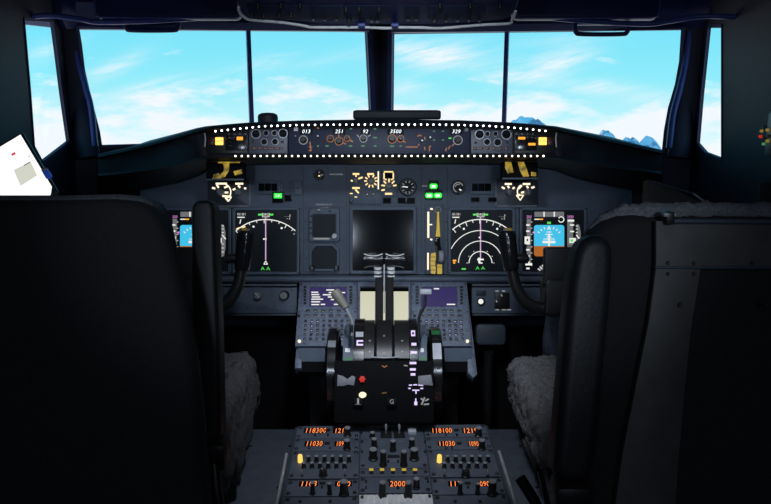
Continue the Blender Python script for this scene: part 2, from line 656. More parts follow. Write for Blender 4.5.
mp, F = seat_thing(MP, 384, 220, 'instrument_panel', 'wide slate grey main instrument panel under the glareshield', 'instrument panel')
mb = MB()
ax, ay, bx, by = F.rect(140, 150, 632, 274)
mb.box(((ax + bx) / 2, (ay + by) / 2, -.018), (bx - ax, by - ay, .035), M['panel'])
mb.build('panel_board', mp)
mb = MB()   # rolled lower edge
a, b = F.L(140, 279, .0), F.L(632, 279, .0)
mb.tube([a, b], .010, M['panel2'], seg=14)
prect(mb, F, 140, 274.5, 632, 283, -.03, -.004, M['paneld'])
mb.build('lower_lip', mp)
mb = MB(split=True)   # screws
for px in (232, 300.5, 306, 344, 349.5, 418, 424.5, 446, 450, 515.5, 519, 587):
    for py in (209, 222, 240, 258, 272):
        p = F.L(px, py)
        mb.cyl(p, .0022, .0012, M['black'], seg=8)
for px in (327, 345, 366, 399, 420, 462, 300, 280):
    mb.cyl(F.L(px, 168 + (px % 3)), .0018, .001, M['black'], seg=8)
mb.build('screw', mp)
mb = MB()
for px in (303.3, 346.5, 421.5, 447.5):
    prect(mb, F, px - .35, 166, px + .35, 272, 0, .0006, M['paneld'])
prect(mb, F, 304, 206.8, 346, 207.3, 0, .0006, M['paneld'])
mb.build('panel_seam', mp)
mb = MB()
put_text(mb, F, 324, 204.6, .0005, 'INTEGRATED FLT', 1.5, M['e_dim'])
put_text(mb, F, 325, 207.6, .0005, 'DISPLAY', 1.5, M['e_dim'])
put_text(mb, F, 336, 174.4, .0005, 'YAW DAMPER', 1.5, M['e_dim'])
put_text(mb, F, 424.5, 186, .0005, 'GEAR', 1.5, M['e_dim'])
mb.build('panel_lettering', mp, smooth=False)


def line(mb, F, pts, wpx, h, m, t=.0006):
    """thin raised stroke through photo points on the face"""
    P = [F.L(x, y, h) for x, y in pts]
    k = (F.L(pts[0][0] + 1, pts[0][1], h) - P[0]).length
    w = wpx * k / 2
    for a, b in zip(P, P[1:]):
        d = (b - a)
        if d.length < 1e-7:
            continue
        d.normalize()
        n = Vector((-d.y, d.x, 0)) * w
        bm = bmesh.new()
        lo = [bm.verts.new(a - n - d * w * .3), bm.verts.new(b - n + d * w * .3), bm.verts.new(b + n + d * w * .3), bm.verts.new(a + n - d * w * .3)]
        bm.faces.new(lo)
        r = bmesh.ops.extrude_face_region(bm, geom=bm.faces[:])
        for v in r['geom']:
            if isinstance(v, bmesh.types.BMVert):
                v.co.z += t
        mb.merge(bm, m)


def arcpts(cx, cy, r, a0, a1, n=24):
    return [(cx + r * math.cos(rad(a0 + (a1 - a0) * k / n)), cy - r * math.sin(rad(a0 + (a1 - a0) * k / n))) for k in range(n + 1)]


def display(cx, cy, name, label, half=33.5, scr=30.5, sm='nd', cat='display screen', hb=.012):
    """square display unit: bezel frame round a dark glass"""
    t, f = seat_thing(MP, cx, cy, name, label, cat, h=.0022)
    k = KM
    mb = MB()
    mb.prism(rrect(-half * k, -half * k, half * k, half * k, 2.0 * k), 0, hb, M['panel2'], bev=.002,
             holes=[rrect(-scr * k, -scr * k, scr * k, scr * k, .8 * k)[::-1]])
    mb.build('bezel', t)
    mb = MB()
    mb.box((0, 0, hb * .45), (2 * scr * k + .002, 2 * scr * k + .002, .002), M[sm])
    s = mb.build('screen', t)
    mb = MB(split=True)
    for sx in (-1, 1):
        for sy in (-1, 1):
            mb.cyl((sx * (half - 1.6) * k, sy * (half - 1.6) * k, hb), .0022, .001, M['black'], seg=8)
    mb.build('bezel_screw', t)
    return t, f, hb * .45 + .0012


def navigation(cx, label, rings):
    t, f, h = display(cx, 241, 'navigation_display', label)
    s = cx - 266.5        # offset of this display from the left one
    g = MB()
    W, G, P, A = M['e_sym'], M['e_grn'], M['e_pink'], M['e_amb']
    ax, ayy, R = 265.7 + s, 264.0, 44.5
    if not rings:
        line(g, f, arcpts(ax, ayy, R, 48.5, 131.5, 40), .9, h, W)
        for k in range(-4, 5):
            a = 90 - k * 10 + 2
            l = 3.6 if k % 3 == 0 else 2.2
            if abs(a - 90) > 42:
                continue
            line(g, f, [arcpts(ax, ayy, R, a, a, 1)[0], arcpts(ax, ayy, R - l, a, a, 1)[0]], .7, h, W)
        for a in (66, 108):
            x, y = arcpts(ax, ayy, R - 5.2, a, a, 1)[0]
            g.cyl(f.L(x, y, h), 1.1 * KM, .0006, W, seg=8)
        line(g, f, [(ax, 217.5), (ax, 260)], 1.0, h, P)
        line(g, f, [(ax - 2.4, 239), (ax + .6, 239)], 1.3, h, W)
        line(g, f, [(ax, 261), (ax - 1.8, 264.2), (ax + 1.8, 264.2), (ax, 261)], .8, h + .0007, W)
        for x in (-3, 2.5):
            put_text(g, f, ax + x, 268.7, h, 'A', 3.6, G, wide=1.2)
        line(g, f, [(293.9 + s, 234), (294.4 + s, 234)], .9, h, W)
        line(g, f, [(236.5 + s, 229), (239.5 + s, 227.7)], 1.2, h, A)
        line(g, f, [(242 + s, 228), (245 + s, 226.5)], 1.6, h, A)
    else:
        ayy = 263.0
        line(g, f, arcpts(ax, ayy, 43.6, 50, 130, 40), .95, h, W)
        for k in range(-4, 5):
            a = 90 - k * 9.5 + 1
            l = 4.2 if k % 2 == 0 else 2.6
            line(g, f, [arcpts(ax, ayy, 43.6, a, a, 1)[0], arcpts(ax, ayy, 43.6 - l, a, a, 1)[0]], .7, h, W)
        for a in (64, 116):
            x, y = arcpts(ax, ayy, 38, a, a, 1)[0]
            g.cyl(f.L(x, y, h), 1.1 * KM, .0006, W, seg=8)
        line(g, f, arcpts(ax, ayy, 32.5, 26, 154, 40), .75, h, W)
        line(g, f, arcpts(ax, ayy, 22, 1, 179, 40), .75, h, W)
        line(g, f, arcpts(ax, ayy, 11.5, 0, 180, 30), .8, h, W)
        for k in range(12):
            a = k * 30
            x, y = arcpts(ax, ayy, 13.4, a, a, 1)[0]
            if y < 268:
                line(g, f, [(x - .3, y), (x + .3, y)], .7, h, W)
        line(g, f, [(ax, 217.5), (ax, 260)], 1.0, h, P)
        g.cyl(f.L(ax - 1, 237.5, h), .9 * KM, .0006, W, seg=8)
        line(g, f, [(ax - 3, 259.5), (ax + 3, 259.5)], 1.6, h + .0007, W)
        line(g, f, [(ax - 1.2, 262.5), (ax - 1.2, 258)], 2.2, h + .0007, W)
        line(g, f, [(ax - 1.5, 263), (ax + 1.8, 263)], 1.2, h + .0007, W)
        for x in (-3, 2.5):
            put_text(g, f, ax + x, 268.2, h, 'A', 3.4, G, wide=1.2)
        line(g, f, [(ax - 18.6, 269), (ax - 15, 269)], 1.5, h, G)
        line(g, f, [(ax - 27.5, 260.6), (ax - 24.5, 260.6)], 1.6, h, M['e_org'])
        line(g, f, [(ax - 27, 262.8), (ax - 25.6, 262.8)], 1.6, h, M['e_org'])
    # header text: ground speed left, heading box, distances right
    put_text(g, f, 241.5 + s, 214.3, h, 'GS 251', 2.1, W)
    line(g, f, [(237.6 + s, 217.3), (244.5 + s, 217.3)], 1.0, h, W)
    line(g, f, [(240.8 + s, 219.5), (240 + s, 223.5)], .9, h, W)
    line(g, f, [(258.4 + s, 214.6), (262.2 + s, 214.6)], 1.8, h, G)
    line(g, f, [(269.3 + s, 214.6), (273 + s, 214.6)], 1.8, h, G)
    put_text(g, f, 265.8 + s, 214.7, h, '092', 2.4, W, wide=1.15)
    line(g, f, [(262.4 + s, 213), (262.4 + s, 216.8), (269.2 + s, 216.8), (269.2 + s, 213)], .5, h, W)
    put_text(g, f, 287.5 + s, 215.6, h, '_ _ _Z', 1.7, W)
    put_text(g, f, 288.3 + s, 218.6, h, '-- 3', 1.9, W)
    o = g.build('screen_symbols', t, smooth=False)
    tag(o, 'white, green and magenta lit symbols', None)
    return t


def primary(cx, label):
    t, f, h = display(cx, 241, 'flight_display', label)
    s = cx - 552.5
    g = MB()
    W = M['e_sym']

    def R(x0, y0, x1, y1, m, dh=0.0):
        prect(g, f, x0 + s, y0, x1 + s, y1, h + dh, h + dh + .0005, m, at=h)
    R(534.5, 211.8, 564, 216.8, M['e_tape'])
    for x in (544, 554.2):
        R(x - .6, 211.8, x + .6, 216.8, W, .0006)
    R(534.5, 218.7, 539, 219.8, W)
    R(539, 218.7, 543, 219.8, M['e_org'])
    R(526.8, 218.6, 531, 245.5, M['e_tape'])
    R(526.8, 246, 531, 265, M['e_tape'])
    for k in range(8):
        y = 225 + 6.2 * k
        R(526.2, y - .8, 529.5, y + .8, W, .0006)
        line(g, f, [(531 + s, y - 3), (532.2 + s, y - 3)], .5, h, W)
    R(525.3, 263, 532, 265.4, W, .0008)
    put_text(g, f, 529 + s, 216.8, h, '250', 2.4, M['e_mag'])
    R(524.6, 236.5, 529.8, 244, W, .0008)
    R(526.6, 238.8, 528, 241.2, M['screen'], .0014)
    g.prism(f.poly([(531.5 + s, 232.5), (534 + s, 231.2), (534 + s, 234)]), h, h + .0006, M['e_mag'])
    # attitude ball: rounded sky over ground
    sky = rrect(*f.rect(534 + s, 225, 564.2 + s, 256.3, h), 2.6 * KM)
    yh = f.L(549 + s, 246, h).y
    g.prism([(x, max(y, yh)) for x, y in sky], h, h + .0005, M['e_sky'])
    g.prism([(x, min(y, yh)) for x, y in sky], h, h + .0005, M['e_gnd'])
    for y, hw in ((229, 1.5), (232, 2.2), (234.5, 3.5), (237, 2.2), (239, 5.5), (249, 2.2), (251.5, 4.8), (253.5, 2)):
        line(g, f, [(549 + s - hw, y), (549 + s + hw, y)], .8, h + .0006, W)
    line(g, f, [(543 + s, 242), (555 + s, 242)], 2.4, h + .0007, W)
    line(g, f, [(549 + s, 234), (549 + s, 246)], 1.8, h + .0007, W)
    line(g, f, [(549 + s, 226.4), (547.6 + s, 229), (550.4 + s, 229), (549 + s, 226.4)], .7, h + .0006, W)
    for a in (40, 55, 70, 110, 125, 140):
        line(g, f, [arcpts(549 + s, 241, 14.5, a, a, 1)[0], arcpts(549 + s, 241, 12.5, a, a, 1)[0]], .8, h + .0006, W)
    R(547.2, 221.8, 550.8, 224, M['e_grn'])
    line(g, f, arcpts(561.2 + s, 219.5, 2.7, 150, -160, 16), .9, h, W)
    R(567.3, 218.6, 573, 245.5, M['e_tape'])
    R(567.3, 246, 573, 257, M['e_tape'])
    put_text(g, f, 570.4 + s, 216.8, h, '3500', 2.3, M['e_mag'])
    R(567.6, 219.7, 574, 221.7, W, .0006)
    for y in (225, 231.5, 250):
        R(570, y - .7, 574, y + .7, W, .0006)
    R(569.3, 238, 575.8, 243, W, .0008)
    R(570.3, 239.3, 573, 241.7, M['e_grn'], .0014)
    g.prism(f.poly([(576 + s, 224), (578.5 + s, 225), (580 + s, 232), (580 + s, 248), (578.5 + s, 256), (576 + s, 257)]), h, h + .0005, M['e_tape'])
    line(g, f, [(576.3 + s, 235), (579.6 + s, 239)], 1.1, h + .0007, W)
    for y in (226, 229, 232.5, 244, 248, 252):
        line(g, f, [(576 + s, y), (577.6 + s, y)], .7, h + .0006, W)
    # heading rose segment at the bottom
    g.prism(f.poly([(536 + s, 270)] + [(x + s, y) for x, y in arcpts(549, 277, 14, 150, 30, 12)] + [(562 + s, 270)]), h, h + .0005, M['e_tape'])
    for a in range(35, 150, 12):
        line(g, f, [(x + s, y) for x, y in (arcpts(549, 277, 13.8, a, a, 1)[0], arcpts(549, 277, 11, a, a, 1)[0])], .8, h + .0006, W)
    line(g, f, [(549 + s, 264), (549 + s, 269)], 1.1, h + .0008, M['e_mag'])
    o = g.build('screen_symbols', t, smooth=False)
    tag(o, 'blue and brown attitude picture with grey scales', None)
    return t


primary(198.5, 'lit flight display with blue horizon, half hidden behind the left seat')
navigation(266.5, 'lit map display with a single white arc, beside the left control grip', False)
navigation(481.3, 'lit map display with four white range rings, beside the right control grip', True)
primary(552.5, 'lit flight display with blue and brown horizon at the right seat')
t, f, h = display(383, 240.5, 'engine_display', 'switched-off black screen at the middle of the main panel', 33.5, 30, 'screen')

# standby instruments
t, f = seat_thing(MP, 324.3, 224.8, 'standby_display', 'small square dark standby screen with one white corner knob', 'instrument', h=.0022)
mb = MB()
k = KM
mb.prism(rrect(-15.5 * k, -17 * k, 15.5 * k, 16.5 * k, 2.5 * k), 0, .012, M['panel2'], bev=.002, holes=[rrect(-11.3 * k, -12.5 * k, 11.3 * k, 10 * k, .8 * k)[::-1]])
mb.build('bezel', t)
mb = MB()
mb.box((0, -1.2 * k, .005), (23.5 * k, 23.5 * k, .002), M['nd'])
mb.build('screen', t)
mb = MB()
mb.lathe([(2.9 * k, 0), (2.9 * k, .008), (2.3 * k, .012)], M['white'], Matrix.Translation(f.L(334.6, 236.2, .012)))
tag(mb.build('knob', t), 'round white knob', None)
for px, py in ((311, 216), (311, 222), (311, 228), (311, 233), (319, 210.8), (330, 210.8)):
    knob(f, t, px, py, 'button', 1.2, .003, 'button', .012)
mb = MB()
line(mb, f, [(314, 238.7), (329, 238.7)], 1.5, .0121, M['e_dim'])
line(mb, f, [(318, 210), (320, 210)], 1, .0155, M['e_dim'])
mb.build('bezel_mark', t, smooth=False)

t, f = seat_thing(MP, 324.5, 257.3, 'standby_gauge', 'dark octagonal standby dial with two lower corner knobs', 'instrument', h=.0022)
mb = MB()
oc = [(-15, -9), (-9, -14), (9, -14), (15, -9), (15, 8), (9.5, 13.5), (-9.5, 13.5), (-15, 8)]
ic = [(-12.5, -7), (-8, -11.5), (8, -11.5), (12.5, -7), (12.5, 6), (8, 11), (-8, 11), (-12.5, 6)]
mb.prism([(x * k, y * k) for x, y in oc], 0, .012, M['panel2'], bev=.0015, holes=[[(x * k, y * k) for x, y in ic][::-1]])
mb.build('bezel', t)
mb = MB()
mb.prism([(x * k * 1.02, y * k * 1.02) for x, y in ic], .003, .005, M['nd'])
mb.build('dial', t)
knob(f, t, 312.2, 268.2, 'plain', 2.6, .012, 'knob', .012)
knob(f, t, 336.4, 268.2, 'plain', 2.6, .012, 'knob', .012)


def dial(px, py, r, label, style):
    t, f = seat_thing(MP, px, py, 'round_gauge', label, 'gauge', h=.0022)
    mb = MB()
    mb.lathe([(r * k * 1.12, 0), (r * k * 1.12, .004), (r * k, .008)], M['paneld'], seg=28)
    mb.ring((0, 0, .008), r * k * .93, r * k * .14, .0015, M['black'])
    mb.build('case', t)
    mb = MB()
    mb.lathe([(r * k * .88, .0081), (r * k * .88, .0085)], M['nd'], seg=28)
    mb.build('dial', t)
    g = MB()
    h = .0088
    if style == 'flap':
        for a in range(0, 360, 36):
            line(g, f, [arcpts(px, py, r * .78, a, a, 1)[0], arcpts(px, py, r * .58, a, a, 1)[0]], .8, h, M['e_dim'])
        line(g, f, [arcpts(px, py, r * .62, 172, 172, 1)[0], (px, py)], 1.0, h + .0007, M['e_sym'])
    elif style == 'brake':
        line(g, f, arcpts(px, py, r * .72, 20, 250, 20), .8, h, M['e_dim'])
        line(g, f, arcpts(px, py, r * .45, 60, 170, 20), .7, h, M['e_dim'])
        line(g, f, [(px + 1.2, py + 2), (px + 3, py + 3)], 1.3, h + .0007, M['e_sym'])
    else:
        line(g, f, [(px, py - 3), (px, py - 2)], .8, h, M['e_dim'])
        line(g, f, [(px - .8, py + 1), (px + .8, py + 1)], 1.2, h, M['e_amb'])
        line(g, f, [(px + 2, py), (px + 3.4, py)], .8, h, M['e_dim'])
    g.build('dial_marks', t, smooth=False)


dial(407.7, 187.2, 8.0, 'round black dial with white ticks above the switched-off screen', 'flap')
dial(458.2, 187.3, 6.6, 'round black pressure dial right of the green lamps', 'brake')
dial(319.2, 174.9, 5.0, 'small black round dial high on the panel, left of the amber selectors', 'yaw')


# selector panels with amber legends
def legend(mb, f, pts, w, h, m=None):
    line(mb, f, pts, w, h, m or M['e_amb'])


t, f = seat_thing(MP, 365, 187, 'selector_panel', 'selector plate with two amber-lit rotary knobs above the dark centre screen', 'control panel', h=.0022)
mb = MB()
a, b, c, d = f.rect(349, 170.5, 381.5, 204.5)
mb.prism(rrect(a, b, c, d, 1.5 * k), 0, .004, M['panel2'], bev=.001)
mb.build('plate', t)
knob(f, t, 356, 181, 'grey', 2.6, .012, h0=.004, rot=.5)
knob(f, t, 371, 181.3, 'grey', 2.8, .012, h0=.004, rot=-.6)
knob(f, t, 367, 194.8, 'toggle', .9, .010, 'toggle', .004)
knob(f, t, 372.7, 194.8, 'toggle', .9, .010, 'toggle', .004)
knob(f, t, 351, 202, 'plain', 1.5, .004, 'knob', .004)
g = MB()
h = .0042
legend(g, f, [(353, 174), (359, 174)], 1.8, h)
legend(g, f, [(355.5, 176), (356.5, 176)], 1.6, h)
legend(g, f, [(358.5, 178.7), (362.5, 177.3)], 1.6, h)
legend(g, f, [(351, 180.5), (352.5, 181)], 1.6, h)
for i, a in enumerate((0, 32, 64, 116, 148, 180, 216, 252, 288, 324)):
    legend(g, f, [arcpts(371, 181, 4.2, a, a, 1)[0], arcpts(371, 181, 6.6, a, a, 1)[0]], 1.3, h)
legend(g, f, [(367.5, 174), (373.5, 174)], 1.8, h)
legend(g, f, [(352.5, 188), (359.5, 188)], 1.9, h)
legend(g, f, [(355.5, 189.6), (358.6, 193)], 1.6, h)
legend(g, f, [(350, 193.5), (352.6, 193.5)], 1.1, h)
legend(g, f, [(354.6, 197), (357, 197)], 1.0, h)
line(g, f, [(378.3, 171.5), (378.3, 189)], 1.3, h, M['e_ambw'])
prect(g, f, 364.5, 192.8, 375.5, 196.6, .004, .0046, M['black'])
tag(g.build('legend', t, smooth=False), 'amber lit legends', None)

t, f = seat_thing(MP, 389, 184, 'selector_panel', 'selector plate with a small amber-framed window, one knob and lit rays around it', 'control panel', h=.0022)
mb = MB()
a, b, c, d = f.rect(382, 170.5, 397.2, 196.6)
mb.prism(rrect(a, b, c, d, 1.5 * k), 0, .004, M['panel2'], bev=.001)
mb.build('plate', t)
knob(f, t, 389, 186.8, 'grey', 3.0, .012, h0=.004, rot=1.2)
g = MB()
for pts in ([(384.2, 171.8), (393, 171.8)], [(384, 173), (384, 179)], [(393.3, 173), (393.3, 179)], [(385, 179.3), (386.5, 179.6)], [(391, 179.6), (392.5, 179.3)]):
    legend(g, f, pts, 1.3, h)
prect(g, f, 385, 173.2, 392.4, 178, .004, .0052, M['screen'])
for a in (8, 45, 90, 135, 172):
    legend(g, f, [arcpts(389, 186.3, 4.3, a, a, 1)[0], arcpts(389, 186.3, 7.4, a, a, 1)[0]], 1.5, h)
legend(g, f, [(381.6, 190.3), (384.5, 189.7)], 1.6, h)
legend(g, f, [(385.3, 193.8), (391.8, 193.8)], 1.9, h)
tag(g.build('legend', t, smooth=False), 'amber lit legends', None)


def annunciator(px0, py0, px1, py1, label, lit=None):
    t, f = seat_thing(MP, (px0 + px1) / 2, (py0 + py1) / 2, 'indicator_lamp', label, 'indicator', h=.0022)
    mb = MB()
    prect(mb, f, px0, py0, px1, py1, 0, .006, M['black'], .001)
    mb.build('housing', t)
    mb = MB()
    n = 2 if px1 - px0 > 12 else 1
    w = (px1 - px0) / n
    for i in range(n):
        prect(mb, f, px0 + i * w + .6, py0 + .6, px0 + (i + 1) * w - .6, py1 - .6, .006, .0068, lit or M['screen'])
    mb.build('lens', t)
    return t, f


annunciator(382.8, 197.6, 391, 203.4, 'small unlit indicator lamp between the amber selectors and the dark screen')
annunciator(397.5, 197.6, 415, 203.4, 'unlit double indicator lamp under the round flap dial')
annunciator(470.5, 197.3, 479.3, 202, 'left of two unlit indicator lamps above the ringed map display')
annunciator(488, 197.3, 496.6, 202, 'right of two unlit indicator lamps above the ringed map display')
annunciator(284.8, 195, 291.6, 201.4, 'unlit indicator lamp touching the right of the single green lamp')
t, f = annunciator(272.5, 191.6, 283.5, 203, 'lone green-lit lamp on the left of the main panel')
mb = MB()
prect(mb, f, 273.8, 193.2, 282.2, 198.4, .007, .0085, M['e_green'], .0006)
put_text(mb, f, 278, 195.8, .0088, 'SR', 2.8, M['e_greenw'], wide=1.5)
mb.build('lit_lens', t)

# three green gear lamps
t, f = seat_thing(MP, 433, 191.5, 'gear_lamp_cluster', 'cluster of three green-lit lamps in a triangle', 'indicator', h=.0022)
mb = MB()
prect(mb, f, 428.8, 180.5, 438.6, 190, 0, .005, M['greens'], .001)
prect(mb, f, 424.8, 190.2, 442.4, 199.8, 0, .005, M['greens'], .001)
mb.build('housing', t)
for px, py in ((433.4, 186.4), (429.2, 195.6), (437.8, 195.6)):
    mb = MB()
    a, b, c, d = f.rect(px - 4, py - 2.6, px + 4, py + 2.6)
    mb.prism(rrect(a, b, c, d, 1.8 * k), .005, .007, M['e_green'])
    prect(mb, f, px - 2.2, py - 1.3, px + 2.2, py + 1.3, .007, .0078, M['e_greenw'], .0003)
    tag(mb.build('lamp', t), 'green lamp with a paler centre', None)


def chrono(px, label, mirror=False):
    """small digital read-out with buttons, dark"""
    t, f = seat_thing(MP, px, 188, 'clock_readout', label, 'clock', h=.0022)
    mb = MB()
    a, b, c, d = f.rect(px - 13, 181, px + 13, 194.4)
    mb.prism(rrect(a, b, c, d, 3 * k), 0, .005, M['panel2'], bev=.001)
    mb.build('case', t)
    mb = MB()
    for i in range(3):
        prect(mb, f, px - 11.4 + i * 6.4, 183.6, px - 5.4 + i * 6.4, 191, .005, .0058, M['screen'])
    mb.build('readout', t)
    for dx, dy in ((9.6, -3.5), (9.6, 0), (9.6, 3.5)):
        knob(f, t, px + dx, 187.6 + dy, 'toggle', .7, .004, 'button', .005)


chrono(270, 'dark digital read-out plate above the lone green lamp')
chrono(483.5, 'dark digital read-out plate right of the round pressure dial')
t, f = seat_thing(MP, 295.4, 187.6, 'button_plate', 'small plate with four tiny white dots, left of the small round dial', 'control panel', h=.0022)
mb = MB()
prect(mb, f, 289.5, 180.5, 302, 194.8, 0, .004, M['panel2'], .001)
mb.build('plate', t)
for px, py in ((294, 183), (293.4, 187.2), (298.4, 188), (293.6, 192)):
    knob(f, t, px, py, 'toggle', .8, .005, 'button', .004)


# display selector plates at both ends, amber lit
def selector(px, label, flip):
    t, f = seat_thing(MP, px, 193, 'display_selector', label, 'control panel', h=.0022)
    x0 = 229 if not flip else 517
    s = px - x0
    mb = MB()
    a, b, c, d = f.rect(px - 21, 178.5, px + 21, 206.5)
    mb.prism(rrect(a, b, c, d, 2 * k), 0, .005, M['paneld'], bev=.001)
    mb.build('plate', t)
    mb = MB()
    line(mb, f, [(px - 20, 206), (px + 20, 206)], 1.3, .0052, M['grey'])
    line(mb, f, [(px + (21 if not flip else -21), 180), (px + (21 if not flip else -21), 205)], 1.0, .0052, M['grey'])
    mb.build('plate_edge', t)
    g = MB()
    h = .0053
    A = M['e_ambw']
    if not flip:
        xs = (220.5, 239)
        L_ = [[(216, 183.6), (226.5, 183.6)], [(217, 185), (218.5, 187.5)], [(212.3, 187.8), (215, 188.5)], [(224.5, 187.6), (227.5, 186.4)], [(225, 192.5), (228, 192.5)], [(222.6, 196), (230.5, 196.5)], [(225.5, 197.5), (228, 200.5)],
              [(235.6, 183.7), (243, 183.7)], [(238.3, 185.5), (240, 187.5)], [(233, 189.8), (235.3, 188.7)], [(244.3, 188.4), (246, 188.4)]]
        arc = arcpts(222.5, 192, 8.3, 68, -35, 14)
        tip = [(226.2, 197.6), (231.4, 197), (228.4, 201.4)]
    else:
        xs = (508.5, 527.5)
        L_ = [[(505, 184), (511.5, 184)], [(507.8, 186), (509, 187.8)], [(502, 187.2), (504.4, 188.6)], [(512.8, 188.6), (514.4, 187.4)],
              [(523, 184), (530, 184)], [(527, 186), (528, 188)], [(531.6, 187.8), (534.2, 187)], [(521.3, 192.6), (524.5, 192)], [(517, 196.6), (520, 194.5)], [(519, 188.5), (521.5, 185.5)]]
        arc = arcpts(525, 191.5, 7.6, 125, 205, 14)
        tip = [(516.4, 195.2), (523.5, 195.2), (520.2, 200.2)]
    for p in L_:
        line(g, f, p, 1.9, h, A)
    line(g, f, arc, 1.2, h, A)
    line(g, f, tip + tip[:1], 1.0, h + .0003, A)
    tag(g.build('legend', t, smooth=False), 'pale amber lit legends', None)
    for x in xs:
        knob(f, t, x, 192.6, 'grey', 3.3, .014, h0=.005, rot=.5 if x < 515 else 0)


selector(229, 'amber-lit two-knob selector plate above the left displays', False)
selector(517, 'amber-lit two-knob selector plate above the right displays', True)

# landing gear lever
t, f = seat_thing(MP, 434.5, 240, 'gear_lever_panel', 'slotted gear lever plate with lit amber markings right of the dark centre screen', 'lever', h=.0022)
mb = MB()
a, b, c, d = f.rect(425, 204.5, 444, 274)
mb.prism(rrect(a, b, c, d, 1.5 * k), 0, .004, M['panel'], bev=.001)
prect(mb, f, 434.6, 208, 440.6, 272, .004, .0045, M['black'])
mb.build('plate', t)
g = MB(split=True)
line(g, f, [(428.3, 212), (428.3, 237.5)], 1.9, .0042, M['e_ambw'])
line(g, f, [(428, 253), (428, 269.5)], 1.6, .0042, M['e_ambw'])
line(g, f, [(430.5, 208.8), (432.5, 209)], 1.7, .0042, M['e_ambw'])
line(g, f, [(430.5, 239.2), (432, 239.8)], 1.7, .0042, M['e_ambw'])
line(g, f, [(429.5, 224.6), (432, 224.6)], 1.2, .0042, M['e_ambw'])
g.prism(f.poly([(431, 253.5), (435.5, 252.5), (436, 258), (435, 263), (436, 270), (435, 274), (431, 273.5), (430.4, 262)], .0042), .0042, .0048, M['e_yel'])
for y in (257, 261, 265.5, 270):
    line(g, f, [(430.6, y), (436, y)], .6, .0049, M['black'])
g.prism(f.poly([(437.2, 264.5), (442, 264.5), (442, 274), (437.2, 274)], .0042), .0042, .0048, M['e_yel'])
line(g, f, [(437.6, 267), (441.6, 267)], .6, .0049, M['black'])
[tag(o_, 'amber or yellow lit marking', None) for o_ in g.build('legend', t, smooth=False)]
mb = MB()
ring = f.L(438, 210, .0)
mb.ring((ring.x, ring.y, .0045), 2.9 * k, .8 * k, .001, M['grey'])
mb.prism(f.poly([(437.2, 212), (438.6, 212), (439.6, 230), (440, 236.5), (435.5, 236.5), (436.6, 228)], .006), .006, .014, M['e_yel'])
mb.build('lit_strip', t)
mb = MB()
mb.tube([f.L(438.4, 238, .006), f.L(438, 240, .03), f.L(440.4, 252, .045)], .0042, M['gloss'], seg=12)
mb.box(f.L(437.2, 241, .014), (5.4 * k, 7.5 * k, .02), M['gloss'], .003)
lev = mb.build('lever', t)
mb = MB()
c = f.L(441, 256.5, .05)
mb.lathe([(2 * k, -2.2 * k), (5.4 * k, -2.0 * k), (6.0 * k, -.9 * k), (6.0 * k, .9 * k), (5.4 * k, 2.0 * k), (2 * k, 2.2 * k)], M['lgrey'],
         Matrix.Translation(c) @ Matrix.Rotation(rad(90), 4, 'Y'), 20)
tag(mb.build('wheel_knob', lev), 'pale wheel-shaped lever knob', None)

# lower sub panels either side, below the lip
LP = frame(pt(384, 298, 1.985), RIGHT, UP)


def lower_panel(x0, x1, name, label):
    px = (x0 + x1) / 2
    t, f = seat_thing(LP, px, 299, name, label, 'control panel')
    mb = MB()
    a, b, c, d = f.rect(x0, 287.5, x1, 313.5)
    mb.prism(rrect(a, b, c, d, 1.2 * k), -.03, 0, M['panel'], bev=.001)
    mb.build('plate', t)
    mb = MB(split=True)
    prect(mb, f, x0, 284, x1, 286, -.006, .004, M['panel2'], .001)
    prect(mb, f, x0, 313.8, x1, 315.4, -.01, .006, M['paneld'], .001)
    mb.build('edge_rail', t)
    return t, f


t, f = lower_panel(166, 297, 'knob_panel', 'slate lower panel with two grey knobs, left of the left keypad unit')
knob(f, t, 258.5, 295.2, 'grey', 4.2, .018, rot=.7)
knob(f, t, 284.5, 295.2, 'cap', 4.0, .020)
knob(f, t, 235.5, 293, 'cap', 3.6, .018)
knob(f, t, 271, 294.5, 'toggle', .8, .006, 'toggle')
mb = MB(split=True)
for px, py in ((247, 308), (266, 306), (275, 306), (292, 306), (252, 290), (292, 290)):
    mb.cyl(f.L(px, py), .002, .001, M['black'], seg=8)
mb.build('screw', t)
t, f = lower_panel(472, 618, 'switch_panel', 'slate lower panel with a round lit lamp and a black switch block')
mb = MB()
mb.lathe([(4 * k, 0), (4 * k, .006), (3.2 * k, .008)], M['black'], Matrix.Translation(f.L(480.8, 301.5)))
mb.build('lamp_socket', t)
mb = MB()
mb.lathe([(2.6 * k, 0), (2.0 * k, .003)], M['e_sym'], Matrix.Translation(f.L(480.8, 301.5, .0082)))
tag(mb.build('lamp', t), 'round white lamp', None)
mb = MB()
prect(mb, f, 476, 290.5, 485.6, 295.5, 0, .004, M['paneld'], .001)
mb.build('indicator', t)
mb = MB()
prect(mb, f, 494.5, 292.5, 509, 309, 0, .009, M['black'], .002)
mb.build('switch_block', t)
g = MB(split=True)
for p in ([(495.5, 291), (498.5, 291)], [(502, 291), (505, 291)], [(495.5, 309.8), (499, 309.8)], [(502, 309.8), (505.5, 309.8)], [(507, 309.8), (511, 309.8)], [(496, 300.5), (497, 302)], [(501, 294.5), (502, 296)]):
    line(g, f, p, 1.1, .0093 if 292 < p[0][1] < 309 else .0005, M['e_dim'])
g.build('legend', t, smooth=False)

# bulkhead below the panel, closing the footwell
mb = MB()
mb.box((-.005, 2.02, .33), (1.7, .02, .66), M['void'])
structure(mb.build('wall_footwell'))
